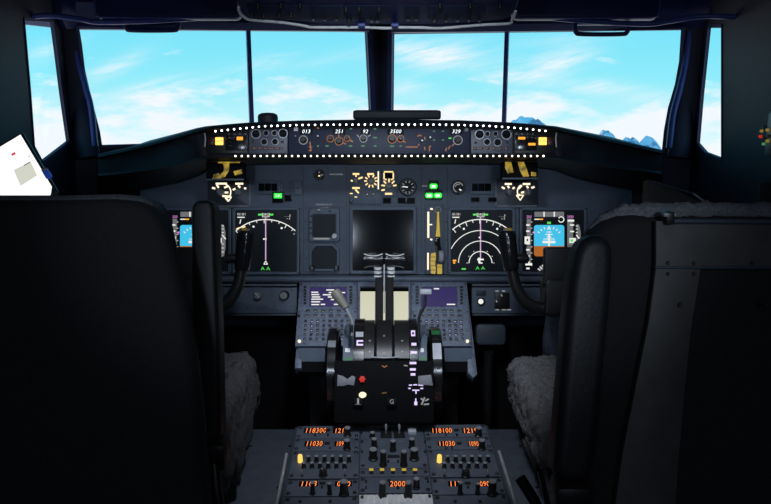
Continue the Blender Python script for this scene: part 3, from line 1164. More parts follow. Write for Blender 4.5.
# ------------------------------------------------------------------ glareshield
DG = 1.75
GP = frame(pt(381, 142, DG), RIGHT, UP)
KG = DG / FPX
gt = thing('glareshield', 'long dark padded glareshield hood across the top of the instrument panel', 'glareshield', Matrix.Translation((-.01, 1.75, 1.2)))
ST = [  # px, top py, bottom py, depth of lip, underside py at the panel
    (98, 154, 176, 1.90, 196), (120, 149.5, 174, 1.88, 194), (150, 142.5, 170, 1.85, 188), (178, 134.5, 165, 1.80, 182), (196, 129, 160, 1.765, 176), (206, 126.8, 157.8, 1.745, 170),
    (225, 124.8, 157.6, 1.74, 167), (250, 122.6, 157.5, 1.74, 165), (300, 120.6, 157.5, 1.74, 164), (385, 119.4, 157.5, 1.74, 164), (460, 120.4, 157.5, 1.74, 164), (510, 122.6, 157.5, 1.74, 165),
    (535, 124.6, 157.6, 1.74, 167), (556, 126.8, 157.8, 1.745, 170), (566, 129, 160, 1.765, 174), (584, 133, 164, 1.80, 180), (612, 139, 168, 1.85, 186), (640, 145, 171, 1.88, 192), (662, 150, 174, 1.90, 196)]
rows = []
for px, t_, b_, d, u_ in ST:
    a = pt(px, t_, d)
    f0 = Vector((a.x * 1.10, a.y * 1.10, a.z - .004))
    f1 = Vector((a.x * 1.0, 0, a.z - .012))
    sgn = -1 if px < 379 else 1
    kx = abs(a.x + .01)
    f1.y = min(a.y + .6, 2.38 - .455 * kx)
    f1.x = a.x * f1.y / a.y * .985
    core = 204 < px < 558
    rec = .024 if core else 0.0
    row = [f1, f0 if f0.y < f1.y else (a + f1) / 2, pt(px, t_ - .2, d + .012), pt(px, t_ + .6, d - .01), pt(px, t_ + 3.2, d - .016),
           pt(px, t_ + 4.6, d - .006), pt(px, t_ + 5.0, d + rec), pt(px, b_ - 2.6, d + rec), pt(px, b_ - 2.2, d - .004), pt(px, b_, d - .006), pt(px, b_ + .6, d + .01), pt(px, u_, 1.965)]
    rows.append(row)
mb = MB()
mb.loft(rows, M['hood'])
mb.build('hood', gt, ang=60, world=True)
# pale metal brackets closing the ends of the lit face
mb = MB(split=True)
for x in (204.6, 556.6):
    mb.tube([pt(x, 133, 1.737), pt(x + (.8 if x < 300 else -.8), 138, 1.735), pt(x + (.2 if x < 300 else -.2), 147, 1.736)], .0018, M['lgrey'], seg=8)
mb.build('end_bracket', gt, world=True)


def led_strip(name, label, P, n, m):
    pts = [Vector(p) for p in P]
    L = [0]
    for a, b in zip(pts, pts[1:]):
        L.append(L[-1] + (b - a).length)

    def at(s):
        for i in range(len(pts) - 1):
            if s <= L[i + 1] + 1e-9:
                return pts[i].lerp(pts[i + 1], (s - L[i]) / (L[i + 1] - L[i]))
        return pts[-1]
    t = thing(name, label, 'light strip', Matrix.Translation(pts[0]))
    mb = MB()
    mb.tube([p - pts[0] + Vector((0, .0015, 0)) for p in pts], .0016, M['black'], seg=6)
    mb.build('strip', t)
    mb = MB()
    T = Matrix.Rotation(rad(90) , 4, 'X')
    mb.lathe([(.0022, -.001), (.0022, .0012), (.0015, .003)], m, T, 10)
    o = mb.build('led', t)
    o.location = at(0) - pts[0]
    for i in range(1, n):
        c = o.copy()
        COL.objects.link(c)
        c.parent = t
        c.location = at(L[-1] * i / (n - 1)) - pts[0]
    return t


led_strip('led_strip', 'row of bright white lights along the top edge of the glareshield', [pt(x, y, 1.722) for x, y in ((215.5, 131.2), (240, 128.6), (265, 126.2), (300, 125), (385, 124.4), (455, 124.8), (490, 126), (520, 128.2), (545.5, 131))], 54, M['e_cool'])
led_strip('led_strip', 'row of warm white lights along the lower edge of the glareshield', [pt(x, 156, 1.729) for x in (235.5, 300, 385, 460, 543.5)], 50, M['e_white'])


def gthing(px, py, name, label, cat='control panel'):
    return seat_thing(GP, px, py, name, label, cat)


def face(f, t, x0, y0, x1, y1, m):
    mb = MB()
    a, b, c, d = f.rect(x0, y0, x1, y1)
    mb.box(((a + c) / 2, (b + d) / 2, -.002), (c - a, d - b, .004), m, .001)
    return mb.build('plate', t)


# warning lamp panels at both ends
for flip in (False, True):
    q = (lambda x: 762 - x) if flip else (lambda x: x)
    px = q(227)
    t, f = gthing(px, 143, 'warning_panel', 'warning panel with orange lamps at the %s end of the glareshield face' % ('right' if flip else 'left'))
    x0, x1 = sorted((q(206.5), q(247.5)))
    face(f, t, x0, 132, x1, 153.5, M['black'])

    def blk(name, a, y0, b, y1, h, m):
        mb = MB()
        a, b = sorted((q(a), q(b)))
        prect(mb, f, a, y0, b, y1, 0, h, m, .0008)
        return mb.build(name, t)
    blk('lamp', 208.5, 137.5, 214, 145, .004, mat('dim_red_lens' + str(flip), (.06, .012, .01), .4))
    o = blk('lamp', 215.6, 137.6, 223.4, 145, .005, M['e_orgl'])
    tag(o, 'lit orange square lamp', None)
    mb = MB()
    a, b = sorted((q(215.6), q(223.4)))
    put_text(mb, f, (a + b) / 2, 141, .0053, 'CAUTION', 1.4, M['e_orgd'])
    mb.build('lamp_lettering', o, smooth=False)
    blk('indicator_block', 225.5, 135.5, 247 if not flip else 247, 150.5, .003, M['gloss'])
    if not flip:
        tag(blk('legend', 237, 137, 243.2, 140.4, .0045, M['e_org']), 'lit orange legend', None)
        for i, y in enumerate((138.5, 142, 145.5)):
            mb = MB()
            put_text(mb, f, 230.5, y, .0033, ('FLT CONT', 'IRS', 'FUEL')[i], 1.3, M['paneld'])
            if i:
                put_text(mb, f, 240, y, .0033, ('', 'ELEC', 'APU')[i], 1.3, M['paneld'])
            mb.build('lettering', t, smooth=False)
    else:
        tag(blk('legend', 762 - 525, 137.2, 762 - 518, 139.6, .0045, M['e_org']), 'lit orange legend', None)
        tag(blk('legend', 762 - 535.2, 143.2, 762 - 528, 145.6, .0045, M['e_org']), 'lit orange legend', None)
    mb = MB(split=True)
    for i in range(4):
        x = q(229 + i * 5.5)
        mb.cyl(f.L(x, 134, .0), .0022, .0015, M['grey'], seg=8)
    mb.build('screw', t)

# knob panels beside the centre panel
for flip in (False, True):
    t, f = gthing(268 if not flip else 492, 141, 'display_control_panel', 'silvery panel with two rows of knobs on the %s part of the glareshield face' % ('right' if flip else 'left'))
    if not flip:
        face(f, t, 249, 129.5, 287.5, 153.5, M['efis'])
        K = [(256, 134, 4, 'chrome'), (266.2, 133.3, 2.4, 'chrome'), (274.5, 133.3, 2.4, 'chrome'), (283, 133.6, 4, 'chrome'), (264.3, 142, 2.9, 'chrome'), (275, 141.8, 2.9, 'chrome'), (253.6, 141.6, 1.5, 'button'), (282.5, 142, 1.6, 'button')]
        B = [254, 259.5, 265, 270, 275.5, 281]
    else:
        face(f, t, 471, 130, 512.5, 153.5, M['efis'])
        K = [(479.6, 134.5, 4, 'chrome'), (487.3, 134, 2.2, 'chrome'), (495.3, 134, 2.2, 'chrome'), (506.3, 134.5, 4.3, 'chrome'), (487, 142, 3, 'chrome'), (497.6, 142.4, 3.4, 'chrome'), (475.5, 142.6, 1.5, 'button'), (507, 142.4, 1.6, 'button')]
        B = [475, 481, 487, 493.5, 500, 506]
    for x, y, r, kd in K:
        knob(f, t, x, y, kd, r * .82, .012 if kd == 'chrome' else .004)
    g = MB()
    for x in B:
        prect(g, f, x - 1.7, 147.3, x + 1.7, 149.6, 0, .003, M['black'], .0005)
        prect(g, f, x - .9, 147.8, x + .9, 148.8, .003, .0034, M['e_orgd'])
    g.build('button_row', t)

# centre panel with read-outs
t, f = gthing(379, 141, 'mode_panel', 'long navy panel with white number read-outs in the middle of the glareshield face')
face(f, t, 288.5, 128.5, 469.5, 153.8, M['mcp'])
for px, body, m in ((306, '013', 'e_dig'), (339, '251', 'e_dig'), (365.2, '92', 'e_dig'), (395.4, '3500', 'e_dig'), (456, '329', 'e_dig')):
    mb = MB()
    wd = 3.6 * len(body)
    prect(mb, f, px - wd / 2 - 1, 128.9, px + wd / 2 + 1, 134.3, 0, .0012, M['window'])
    mb.build('readout_window', t)
    mb = MB()
    put_text(mb, f, px, 131.6, .0016, body, 3.7, M[m], shear=.22, spacing=1.08, wide=1.0)
    tag(mb.build('readout', t, smooth=False), 'lit white number ' + body, None)
for px, py, r, c in ((303.3, 140, 4.2, 'g'), (330.3, 138.6, 3.3, 'o'), (339, 141.2, 4.0, 'o'), (347, 138.6, 2.8, 'o'), (363.4, 138.6, 3.6, 'g'), (392.2, 139, 4.2, 'o'), (400.6, 138.7, 3.3, 'o'), (457.8, 140.2, 4.4, 'g')):
    knob(f, t, px, py, 'ringlit', r * .8, .014)
    mb = MB()
    p = f.L(px, py, .0003)
    mb.ring(p, r * KG, .75 * KG, .0006, M['e_orgd'] if c == 'o' else M['e_dim'])
    tag(mb.build('lit_ring', t), 'dim orange lit ring' if c == 'o' else 'dim white lit ring', None)
g = MB(split=True)
h = .0004
O, GN, W = M['e_orgd'], M['e_grnd'], M['e_dim']
for p in ([(406, 147), (417.5, 147)], [(310, 142), (310.8, 150)], [(309, 147), (312, 147)], [(309, 150.6), (311.6, 150.6)], [(342.5, 143), (346, 144)], [(338.8, 134.5), (338.8, 137)], [(351, 140), (352.5, 142)], [(350, 141), (353, 141.4)],
          [(403, 141), (405.3, 142.6)], [(317, 127.6), (319, 128.6)], [(417.5, 136.5), (419.5, 135), (421.5, 136)], [(424.6, 137), (425, 139.5)], [(418.5, 144), (419, 145.5)], [(424.6, 147), (425, 150)], [(429.5, 151), (429.2, 147), (430.8, 146)],
          [(445.5, 151), (446.5, 148)], [(448.5, 149), (450, 146)], [(452, 146), (454, 144)]):
    line(g, f, p, 1.1, h, O)
for x, y, w in ((318, 146, 1.4), (327, 146, 2.8), (350.5, 146, 3.2), (363, 146, 3.6), (351, 128.9, 2), (375, 128.9, 2.2), (375, 137.6, 3.2), (375.2, 146, 2.2), (392, 146.2, 4), (400.6, 146, 1.8), (434, 131.2, 1.8), (443, 131.2, 1.8), (434, 140, 1.8), (443, 140, 1.8), (450, 138.2, 2.6)):
    line(g, f, [(x - w / 2, y), (x + w / 2, y)], 1.3, h, M['e_grn'] if x == 450 else GN)
for p in ([(357, 135), (359, 137)], [(368, 136.4), (370.5, 135)], [(295, 135.8), (296, 136)]):
    line(g, f, p, .9, h, W)
g.build('legend', t, smooth=False)
for px, py in ((318, 136.5), (422, 141), (430, 138)):
    knob(f, t, px, py, 'toggle', 1.3, .010, 'toggle')
mb = MB()
prect(mb, f, 294, 127.6, 298.2, 131.2, 0, .004, M['white'], .0006)
mb.cyl(f.L(466.3, 129.8), 1.9 * KG, .004, M['grey'], seg=14)
mb.build('corner_clip', t)

# things standing on the hood
p0 = pt(268, 122.5, 1.80)
t = thing('round_post', 'short black round-topped post on the glareshield beside the thin window bar', 'cap', Matrix.Translation(p0))
mb = MB()
r = 10 * 1.80 / FPX
mb.lathe([(r, -.004), (r, .014), (r * .93, .020), (r * .6, .0240), (.002, .0250)], M['hood'], seg=28)
mb.build('cap_body', t)
p0 = pt(397, 120.4, 1.85)
t = thing('padded_block', 'flat dark block lying on the glareshield under the centre post', 'pad', Matrix.Translation(p0))
mb = MB()
w = 88 * 1.85 / FPX
mb.box((0, .05, .014), (w, .10, .024), M['hood'], .006, 3)
mb.build('pad_body', t)

# yellow instrument flood lamps under the hood ends
for nm, px0, px1, y0, y1, label in (('l', 206, 244, 161.5, 180, 'yellow-glowing flood lamp housing under the left end of the glareshield'), ('r', 502, 538, 161.5, 179, 'yellow-glowing flood lamp housing under the right end of the glareshield')):
    FL = frame(pt((px0 + px1) / 2, (y0 + y1) / 2, 1.80), RIGHT, UP)
    t, f = seat_thing(FL, (px0 + px1) / 2, (y0 + y1) / 2, 'flood_lamp', label, 'lamp')
    mb = MB()
    a, b, c, d = f.rect(px0, y0, px1, y1)
    mb.prism(rrect(a, b, c, d, .004), -.03, 0, M['void'], bev=.002)
    mb.build('housing', t)
    mb = MB()
    if nm == 'l':
        P = [[(222, 161.8), (229.5, 161.8), (229, 171), (225, 177), (218, 179.5), (212.5, 178.5), (214, 176), (219.5, 175.5), (224, 171), (224, 166)], [(213.5, 174.5), (219.5, 173), (220, 176.2), (214, 178)], [(233.5, 171.5), (241.5, 169.5), (242.5, 173.5), (235, 175.5)], [(218, 161.8), (240, 161.8), (240, 163), (218, 163.4)]]
    else:
        P = [[(505, 162), (511, 162), (513.5, 172.5), (507.5, 173.6), (505, 168)], [(517.5, 162), (523.5, 162), (526, 167), (529, 176.5), (523, 177), (519.5, 170)], [(531, 172), (536, 172.6), (536, 176.4), (531, 176)]]
    lens = bpy.data.materials.get('streaky_yellow_lens')
    if lens is None:
        lens = emit('streaky_yellow_lens', (.62, .40, .03), .55, base=(.1, .08, .02))
        n_ = lens.node_tree
        tcx = n_.nodes.new('ShaderNodeTexCoord')
        nzx = n_.nodes.new('ShaderNodeTexNoise')
        nzx.inputs['Scale'].default_value = 55
        rx = n_.nodes.new('ShaderNodeValToRGB')
        rx.color_ramp.elements[0].position = .35
        rx.color_ramp.elements[0].color = (.09, .06, .01, 1)
        rx.color_ramp.elements[1].position = .62
        rx.color_ramp.elements[1].color = (.75, .5, .05, 1)
        n_.links.new(tcx.outputs['Object'], nzx.inputs['Vector'])
        n_.links.new(nzx.outputs['Fac'], rx.inputs['Fac'])
        n_.links.new(rx.outputs['Color'], n_.nodes['Principled BSDF'].inputs['Emission Color'])
    for pl in P:
        mb.prism(f.poly(pl), 0.0002, .003, lens, bev=.0008)
    tag(mb.build('lens', t), 'streaky yellow lens', None)
    mb = MB()
    prect(mb, f, px0, y1 - 1.2, px1, y1 + .6, 0, .006, M['panel'], .001)
    mb.build('lower_rim', t)
# ------------------------------------------------------------------ sloping centre stand with keypad units
A0 = pt(384, 283, 1.95)
A1 = pt(384, 345, 1.84)
AF = frame(A0, RIGHT, A0 - A1)
ct, F = seat_thing(AF, 384, 318, 'centre_stand', 'sloping slate stand between the main panel and the throttle quadrant', 'console')
mb = MB()
mb.prism(F.poly([(301, 279.5), (467, 279.5), (478, 372), (474, 376), (468, 370), (468, 346.5), (301, 346.5), (301, 366), (294, 366)]), -.05, -.012, M['aisle'], bev=.003)
mb.build('stand_top', ct)
mb = MB(split=True)   # step plates under the keypads
G2 = frame(pt(384, 348, 1.832), RIGHT, Vector((0, .3, 1)))
for x0, x1 in ((298, 325), (444, 472)):
    P = [G2.L(x0, 348), G2.L(x1, 348), G2.L(x1, 361.5), G2.L(x0 + 1, 361.5)]
    inv = ct.matrix_world.inverted()
    mb.slab([inv @ (G2.M @ p) for p in P], Vector((0, 0, -.02)), M['panel'])
    P = [G2.L(x0, 361.8), G2.L(x1, 361.8), G2.L(x1, 372), G2.L(x0, 372)]
    mb.slab([inv @ (G2.M @ p) for p in P], Vector((0, 0, -.02)), M['void'])
mb.build('step_plate', ct)
mb = MB()   # dark body below
b = Vector((-.004, 1.90, .33))
mb.box(b, (.42, .10, .66), M['black'], T=ct.matrix_world.inverted())
mb.build('stand_body', ct)


def cdu(x0t, x1t, x0b, x1b, label, text):
    px = (x0t + x1t + x0b + x1b) / 4
    t, f = seat_thing(AF, px, 313, 'keypad_unit', label, 'control unit', h=-.010)
    mb = MB()
    H = .018
    out = f.poly([(x0t, 281.8), (x1t, 281.8), (x1b, 346), (x0b, 346)], H)
    sc0, sc1 = x0t + 10.2, x1t - 10.2
    scr = f.poly([(sc0, 286.5), (sc1, 286.5), (sc1 + .6, 306.3), (sc0 - .6, 306.3)], H)
    mb.prism(out, 0, H, M['cdu'], bev=.0025, holes=[scr])
    mb.build('bezel', t)
    mb = MB()
    a, b, c, d = f.rect(sc0 - 1, 286, sc1 + 1, 307, H)
    mb.box(((a + c) / 2, (b + d) / 2, H * .6), (c - a, d - b, .003), M['e_vio'])
    s = mb.build('screen', t)
    tag(s, 'violet lit screen', None)
    g = MB()
    h = H * .6 + .0017
    for p in text:
        line(g, f, p, 1.25, h, M['e_sym'], .0005)
    g.build('screen_text', t, smooth=False)
    # dark keyboard field
    mb = MB()
    q0 = lambda y: x0t + (x0b - x0t) * (y - 282) / 64
    q1 = lambda y: x1t + (x1b - x1t) * (y - 282) / 64
    mb.prism(f.poly([(q0(308.5) + 6, 308.5), (q1(308.5) - 6, 308.5), (q1(341) - 6.5, 341), (q0(341) + 6.5, 341)], H), H, H + .0006, M['aisle'])
    mb.build('key_field', t)
    km = MB()
    km.box((0, 0, .002), (.0074, .0070, .004), M['black'], .0012)
    ko = km.build('key', t)
    km = MB()
    km.box((0, 0, .002), (.0112, .0070, .004), M['black'], .0012)
    kw = km.build('key', t)
    kl = MB()
    kl.box((0, 0, .002), (.0075, .0055, .004), M['black'], .001)
    kls = kl.build('line_key', t)
    protos = {ko: 0, kw: 0, kls: 0}

    def put(src, x, y):
        o = src if protos[src] == 0 else src.copy()
        if protos[src]:
            COL.objects.link(o)
            o.parent = t
        protos[src] += 1
        o.location = f.L(x, y, H + .0004)
    for y in (311.2, 316.2):
        for i in range(6):
            a0, a1 = q0(y) + 10.2, q1(y) - 10.2
            put(kw, a0 + (a1 - a0) * i / 5, y)
    for y in (321.4, 326, 330.6, 335, 339.2):
        for i in range(8):
            a0, a1 = q0(y) + 9.2, q1(y) - 9.2
            put(ko, a0 + (a1 - a0) * i / 7, y)
    for i in range(6):
        y = 287.5 + i * 3.2
        put(kls, x0t + 5.6, y)
        put(kls, x1t - 5.6, y)
    g = MB()
    rnd = random.Random(px)
    for y in (321.4, 326, 330.6, 335, 339.2):
        for i in range(8):
            a0, a1 = q0(y) + 9.2, q1(y) - 9.2
            x = a0 + (a1 - a0) * i / 7
            r_ = rnd.random()
            hh = H + .0046
            if r_ < .72:
                line(g, f, [(x - .5, y), (x + .5, y)], .7, hh, M['e_purw'] if r_ < .24 else M['e_dim'], .0003)
    for y in (311.2, 316.2):
        for i in range(6):
            a0, a1 = q0(y) + 10.2, q1(y) - 10.2
            x = a0 + (a1 - a0) * i / 5
            line(g, f, [(x - 1.6, y), (x + 1.6, y)], .6, H + .0046, M['e_dim'] if rnd.random() < .5 else M['grey'], .0003)
    g.build('key_legend', t, smooth=False)
    mb = MB()
    mb.lathe([(.0042, 0), (.0042, .003), (.003, .005)], M['e_ambw'], Matrix.Translation(f.L(x0b + 4.4 if px < 384 else x1b - 4.6, 341.5, H)), 12)
    mb.lathe([(.0042, 0), (.0042, .002)], M['black'], Matrix.Translation(f.L(x0b + 3.6, 316, H)), 12)
    tag(mb.build('corner_lamp', t), 'tiny lit corner lamp', None)
    mb = MB(split=True)
    for x, y in ((q0(284) + 2, 284), (q1(284) - 2, 284), (q0(312) + 2, 312), (q1(312) - 2, 312), (q1(343) - 2, 343), (q0(343) + 9, 343.6)):
        mb.cyl(f.L(x, y, H), .0024, .001, M['black'], seg=8)
    mb.build('screw', t)


T1 = [[(326.5, 290), (334, 290)], [(311.5, 292.3), (318, 292.3)], [(329, 292.6), (345, 292.6)], [(311.5, 294.6), (319, 294.6)], [(323, 294.8), (340, 294.8)], [(312, 297), (320, 297)], [(328, 297), (334, 297)], [(311.5, 299.2), (323, 299.2)], [(331, 299.6), (344, 299.6)], [(311.5, 301.8), (320, 301.8)], [(336, 302), (345, 302)], [(311.5, 304.6), (319, 304.6)], [(321, 304.4), (325, 304.4)], [(334, 304.4), (342, 304.4)]]
T2 = [[(434, 288.8), (439, 288.8)], [(447, 304.4), (455, 304.4)]]
cdu(299.5, 356.5, 295, 357.5, 'keypad unit with a violet screen full of white text, left of the throttle levers', T1)
cdu(411.5, 467, 411, 472, 'keypad unit with a nearly blank violet screen, right of the throttle levers', T2)

t, f = seat_thing(AF, 384, 305, 'lower_display', 'cream-lit display behind the throttle levers between the two keypad units', 'display screen', h=-.010)
mb = MB()
H = .016
mb.prism(f.poly([(357.6, 281.5), (410.4, 281.5), (410, 340), (358.4, 340)], H), 0, H, M['aisle'], bev=.002, holes=[f.poly([(360.2, 286), (408.6, 286), (408.8, 333), (359.8, 333)], H)])
mb.build('bezel', t)
mb = MB()
mb.prism(f.poly([(359, 285), (410, 285), (410, 335), (359, 335)], H), .007, .0095, M['screen'])
mb.build('glass', t)
mb = MB()
mb.prism(f.poly([(360.3, 291.5), (408.4, 291.5), (408.6, 333), (359.9, 333)], .01), .0097, .0104, M['e_cream'])
tag(mb.build('lit_picture', t), 'plain cream lit area', None)

# ------------------------------------------------------------------ throttle quadrant
QC = Vector((pt(386, 360, 1.67).x, 1.625, .675))
tq = thing('throttle_quadrant', 'black throttle quadrant with twin thrust levers and two trim wheels', 'throttle quadrant', Matrix.Translation(QC))
KQ = 1.64 / FPX
RQ = .125


def qx(px, d=1.65):
    return (px - CX) / FPX * d - QC.x


def drum(x0, x1, r, m, a0=-20, a1=205, n=40, r_in=None):
    """part-round cover about the quadrant axle, from aft-low over the top to forward-low"""
    b = MB()
    rows = []
    for k in range(n + 1):
        a = rad(a0 + (a1 - a0) * k / n)
        y, z = -r * math.cos(a), r * math.sin(a)
        yi, zi = y * .55, z * .55
        rows.append([(x0, yi, zi), (x0, y, z), (x1, y, z), (x1, yi, zi)])
    b.loft(rows, m, close=True)
    return b


xa, xb = qx(364.5), qx(408.8)
mb = drum(xa, qx(374.2), RQ, M['black'], 35, 135)
for c0, c1 in ((376.9, 391.8), (394.6, 408.8)):
    b2 = drum(qx(c0), qx(c1), RQ, M['black'], 35, 135)
    me_ = bpy.data.meshes.new('tmp')
    b2.bm.to_mesh(me_)
    b2.bm.free()
    mb.mesh(me_, M['black'])
b2 = drum(xa, xb, RQ - .012, M['void'], 30, 140)
me_ = bpy.data.meshes.new('tmp')
b2.bm.to_mesh(me_)
b2.bm.free()
mb.mesh(me_, M['void'])
mb.build('arc_cover', tq)
# pale edge line at the foot of the arc cover
mb = MB()
a = rad(36)
mb.tube([(qx(371.5), -(RQ + .002) * math.cos(a), (RQ + .002) * math.sin(a)), (qx(384), -(RQ + .002) * math.cos(a), (RQ + .002) * math.sin(a) - .002), (qx(398.5), -(RQ + .002) * math.cos(a), (RQ + .002) * math.sin(a))], .0014, M['lgrey'], seg=8)
mb.build('edge_strip', tq)
mb = MB(split=True)
for px, an in ((370, 55), (384, 62), (402, 55), (370, 42), (402, 42), (384, 40)):
    a = rad(an)
    mb.lathe([(.0026, 0), (.0026, .0014)], M['grey'], Matrix.Translation((qx(px), -RQ * math.cos(a), RQ * math.sin(a))) @ Matrix.Rotation(-(PI / 2 - a) , 4, 'X').inverted(), 8)
mb.build('screw', tq)
# side cheeks with lit scales
for x0, x1, nm in ((354, 364.2, 'L'), (409.2, 417.5, 'R')):
    mb = drum(qx(x0), qx(x1), RQ + .004, M['gloss'], 18, 135)
    mb.build('side_arc', tq)


def on_arc(px0, px1, a0, a1, m, r=RQ + .0045, th=.001, n=6):
    b = MB()
    rows = []
    for k in range(n + 1):
        a = rad(a0 + (a1 - a0) * k / n)
        c, s_ = math.cos(a), math.sin(a)
        rows.append([(qx(px0), -r * c, r * s_), (qx(px0), -(r + th) * c, (r + th) * s_), (qx(px1), -(r + th) * c, (r + th) * s_), (qx(px1), -r * c, r * s_)])
    b.loft(rows, m, close=True)
    return b


def scale_marks(name, items):
    mb = MB()
    for px0, px1, a0, a1, m in items:
        b = on_arc(px0, px1, a0, a1, m)
        me_ = bpy.data.meshes.new('tmp')
        b.bm.to_mesh(me_)
        b.bm.free()
        mb.mesh(me_, m)
    return mb.build(name, tq, smooth=False)


def ang(py):     # arc angle seen at a photo row
    best, ba = 1e9, 0
    for i in range(0, 1200):
        a = rad(i / 10)
        p = QC + Vector((0, -(RQ + .005) * math.cos(a), (RQ + .005) * math.sin(a)))
        v = p - CAM
        y = CY - FPX * v.dot(UP) / v.dot(FWD)
        if abs(y - py) < best and i < 1000:
            best, ba = abs(y - py), i / 10
    return ba


W, PW = M['e_sym'], M['e_purw']
it = []
for y0, y1, x0, x1 in ((343, 345.4, 411, 415.8), (351.4, 353.6, 410.2, 416)):
    it.append((x0, x1, ang(y1), ang(y0), M['e_ambw'] if y0 > 367 else PW))
for y0, y1, x0, x1 in ((330.5, 332, 411.2, 414.8), (334.6, 336, 411.2, 414.8)):
    it.append((x0, x1, ang(y1), ang(y0), PW))
it.append((411, 412, ang(336), ang(330.5), PW))
it.append((414, 415, ang(336), ang(330.5), PW))
tag(scale_marks('flap_scale', it), 'row of lit white stripes', None)
it = [(357, 363.5, ang(345.5), ang(344), PW), (357, 363.5, ang(341.6), ang(340.2), PW), (357, 358.4, ang(345.5), ang(340.2), PW), (356, 363.5, ang(337), ang(332), M['lgrey'])]
tag(scale_marks('left_scale', it), 'lit white bracket mark', None)
tag(scale_marks('trim_scale', []), None, None) if False else None
# green trim bands outside the cheeks
for x0, x1, m_ in ((343.5, 353.6, 0), (418.2, 426.4, 1)):
    mb = drum(qx(x0), qx(x1), RQ - .012, M['panel'], 22, 135)
    mb.build('trim_arc', tq)
    mb = MB()
    b = on_arc(x0 + 1, x1 - .5, 24, 38, M['green'], r=RQ - .0118)
    me_ = bpy.data.meshes.new('tmp')
    b.bm.to_mesh(me_)
    b.bm.free()
    mb.mesh(me_, M['green'])
    b = on_arc(x0 + 2, x1 - 3, 44, 49, M['white'], r=RQ - .0118)
    me_ = bpy.data.meshes.new('tmp')
    b.bm.to_mesh(me_)
    b.bm.free()
    mb.mesh(me_, M['white'])
    tag(mb.build('trim_band', tq, smooth=False), 'green band with a white tick', None)
# trim wheels
for px0, px1, lb in ((326.4, 337.4, 0), (430.6, 442.6, 1)):
    c = (qx(px0) + qx(px1)) / 2
    wd = qx(px1) - qx(px0)
    R_ = .108
    mb = MB()
    prof = [(R_ * .35, -wd * .18), (R_ * .78, -wd * .2), (R_ * .8, -wd * .5), (R_ * .95, -wd * .5), (R_, -wd * .36), (R_, wd * .36), (R_ * .95, wd * .5), (R_ * .8, wd * .5), (R_ * .78, wd * .2), (R_ * .35, wd * .18)]
    mb.lathe(prof, M['gloss'], Matrix.Translation((c, 0, .0)) @ Matrix.Rotation(rad(90), 4, 'Y'), 48)
    o = mb.build('trim_wheel', tq)
    tag(o, 'black wheel with a white stripe' if lb else 'black wheel', None)
    mb = MB(split=True)
    for a0, a1, m in ([(36, 58, M['lgrey']), (74, 84, M['green'])] if lb else [(52, 62, M['grey'])]):
        rows = []
        for k in range(5):
            a = rad(a0 + (a1 - a0) * k / 4)
            r0 = R_ + .0003
            r1 = R_ + .0013
            rows.append([(c + sx * wd * .36, -r_ * math.cos(a), r_ * math.sin(a)) for sx, r_ in ((-1, r0), (-1, r1), (1, r1), (1, r0))])
        mb.loft(rows, m, close=True)
    mb.build('wheel_stripe', o)
mb = MB()
mb.box((0, .01, -.375), (.20, .18, .58), M['black'], .004)
mb.lathe([(.012, qx(326)), (.012, qx(443))], M['black'], Matrix.Rotation(rad(90), 4, 'Y'), 16)
mb.build('quadrant_body', tq)
# thrust levers
for i, (s0, s1, h0, h1, rx0, rx1) in enumerate(((374.8, 383.2, 363.4, 383.2, 375, 380.5), (385.2, 394, 385, 404.6, 388.2, 394))):
    xc = qx((s0 + s1) / 2, 1.70)
    base = Vector((xc, 0, .05))
    top = pt((s0 + s1) / 2, 278, 1.765) - QC
    top.x = xc
    d = (top - base)
    mb = MB()
    wd = (s1 - s0) * 1.70 / FPX
    T = Matrix.Translation((base + top) / 2) @ d.to_track_quat('Z', 'X').to_matrix().to_4x4()
    # Z along lever; X of the local frame ends up sideways or fore-aft, so use a square-ish section
    mb.box((0, 0, 0), (wd, wd * .98, d.length), M['matt'], .0012, T=T)
    lev = mb.build('thrust_lever', tq)
    mb = MB()
    xr = qx((rx0 + rx1) / 2, 1.765)
    for yy in (276.6, 272.2, 268.4):
        p = pt((rx0 + rx1) / 2, yy, 1.765) - QC
        p.x = xr
        mb.lathe([(.0085, -.0034), (.0098, -.002), (.0098, .002), (.0085, .0034)], M['ringm'], Matrix.Translation(p), 16)
    p0, p1 = pt((rx0 + rx1) / 2, 279, 1.765) - QC, pt((rx0 + rx1) / 2, 264, 1.77) - QC
    p0.x = p1.x = xr
    mb.tube([p0, p1], .0072, M['gloss'], seg=12)
    tag(mb.build('collar', lev), 'stack of chrome rings', None)
    # flared grip
    hx0, hx1 = qx(h0, 1.77), qx(h1, 1.77)
    zc = (pt(384, 260, 1.772) - QC)
    mb = MB()
    rows = []
    n = 14
    for k in range(n + 1):
        u = k / n
        x = hx0 + (hx1 - hx0) * u
        e = abs(2 * u - 1)
        hz = (.0142 + .0062 * e ** 2.2)
        if k in (0, n):
            hz *= .78
        hy = .017
        off = 0
        ring = []
        for j in range(16):
            th = 2 * PI * j / 16
            cs, sn = math.cos(th), math.sin(th)
            sq_ = lambda q: math.copysign(abs(q) ** .65, q)
            ring.append((x, zc.y + sq_(cs) * hy, zc.z + off + sq_(sn) * hz))
        rows.append(ring)
    mb.loft(rows, M['gloss'], close=True)
    tag(mb.build('grip', lev), 'flared black cross grip', None)
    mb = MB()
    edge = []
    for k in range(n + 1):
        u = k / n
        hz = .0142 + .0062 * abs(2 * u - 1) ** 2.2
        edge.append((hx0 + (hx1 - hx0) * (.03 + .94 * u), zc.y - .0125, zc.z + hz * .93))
    mb.tube(edge, .0013, M['white'], seg=8)  # pale bead stands in for the light strip's reflection on the grip
    edge = [(x, y, 2 * zc.z - z) for x, y, z in edge]
    mb.tube(edge, .0007, M['panel'], seg=8)
    tag(mb.build('grip_glint', lev), 'pale bead painting the highlight along the grip edge', None)
mb = MB()
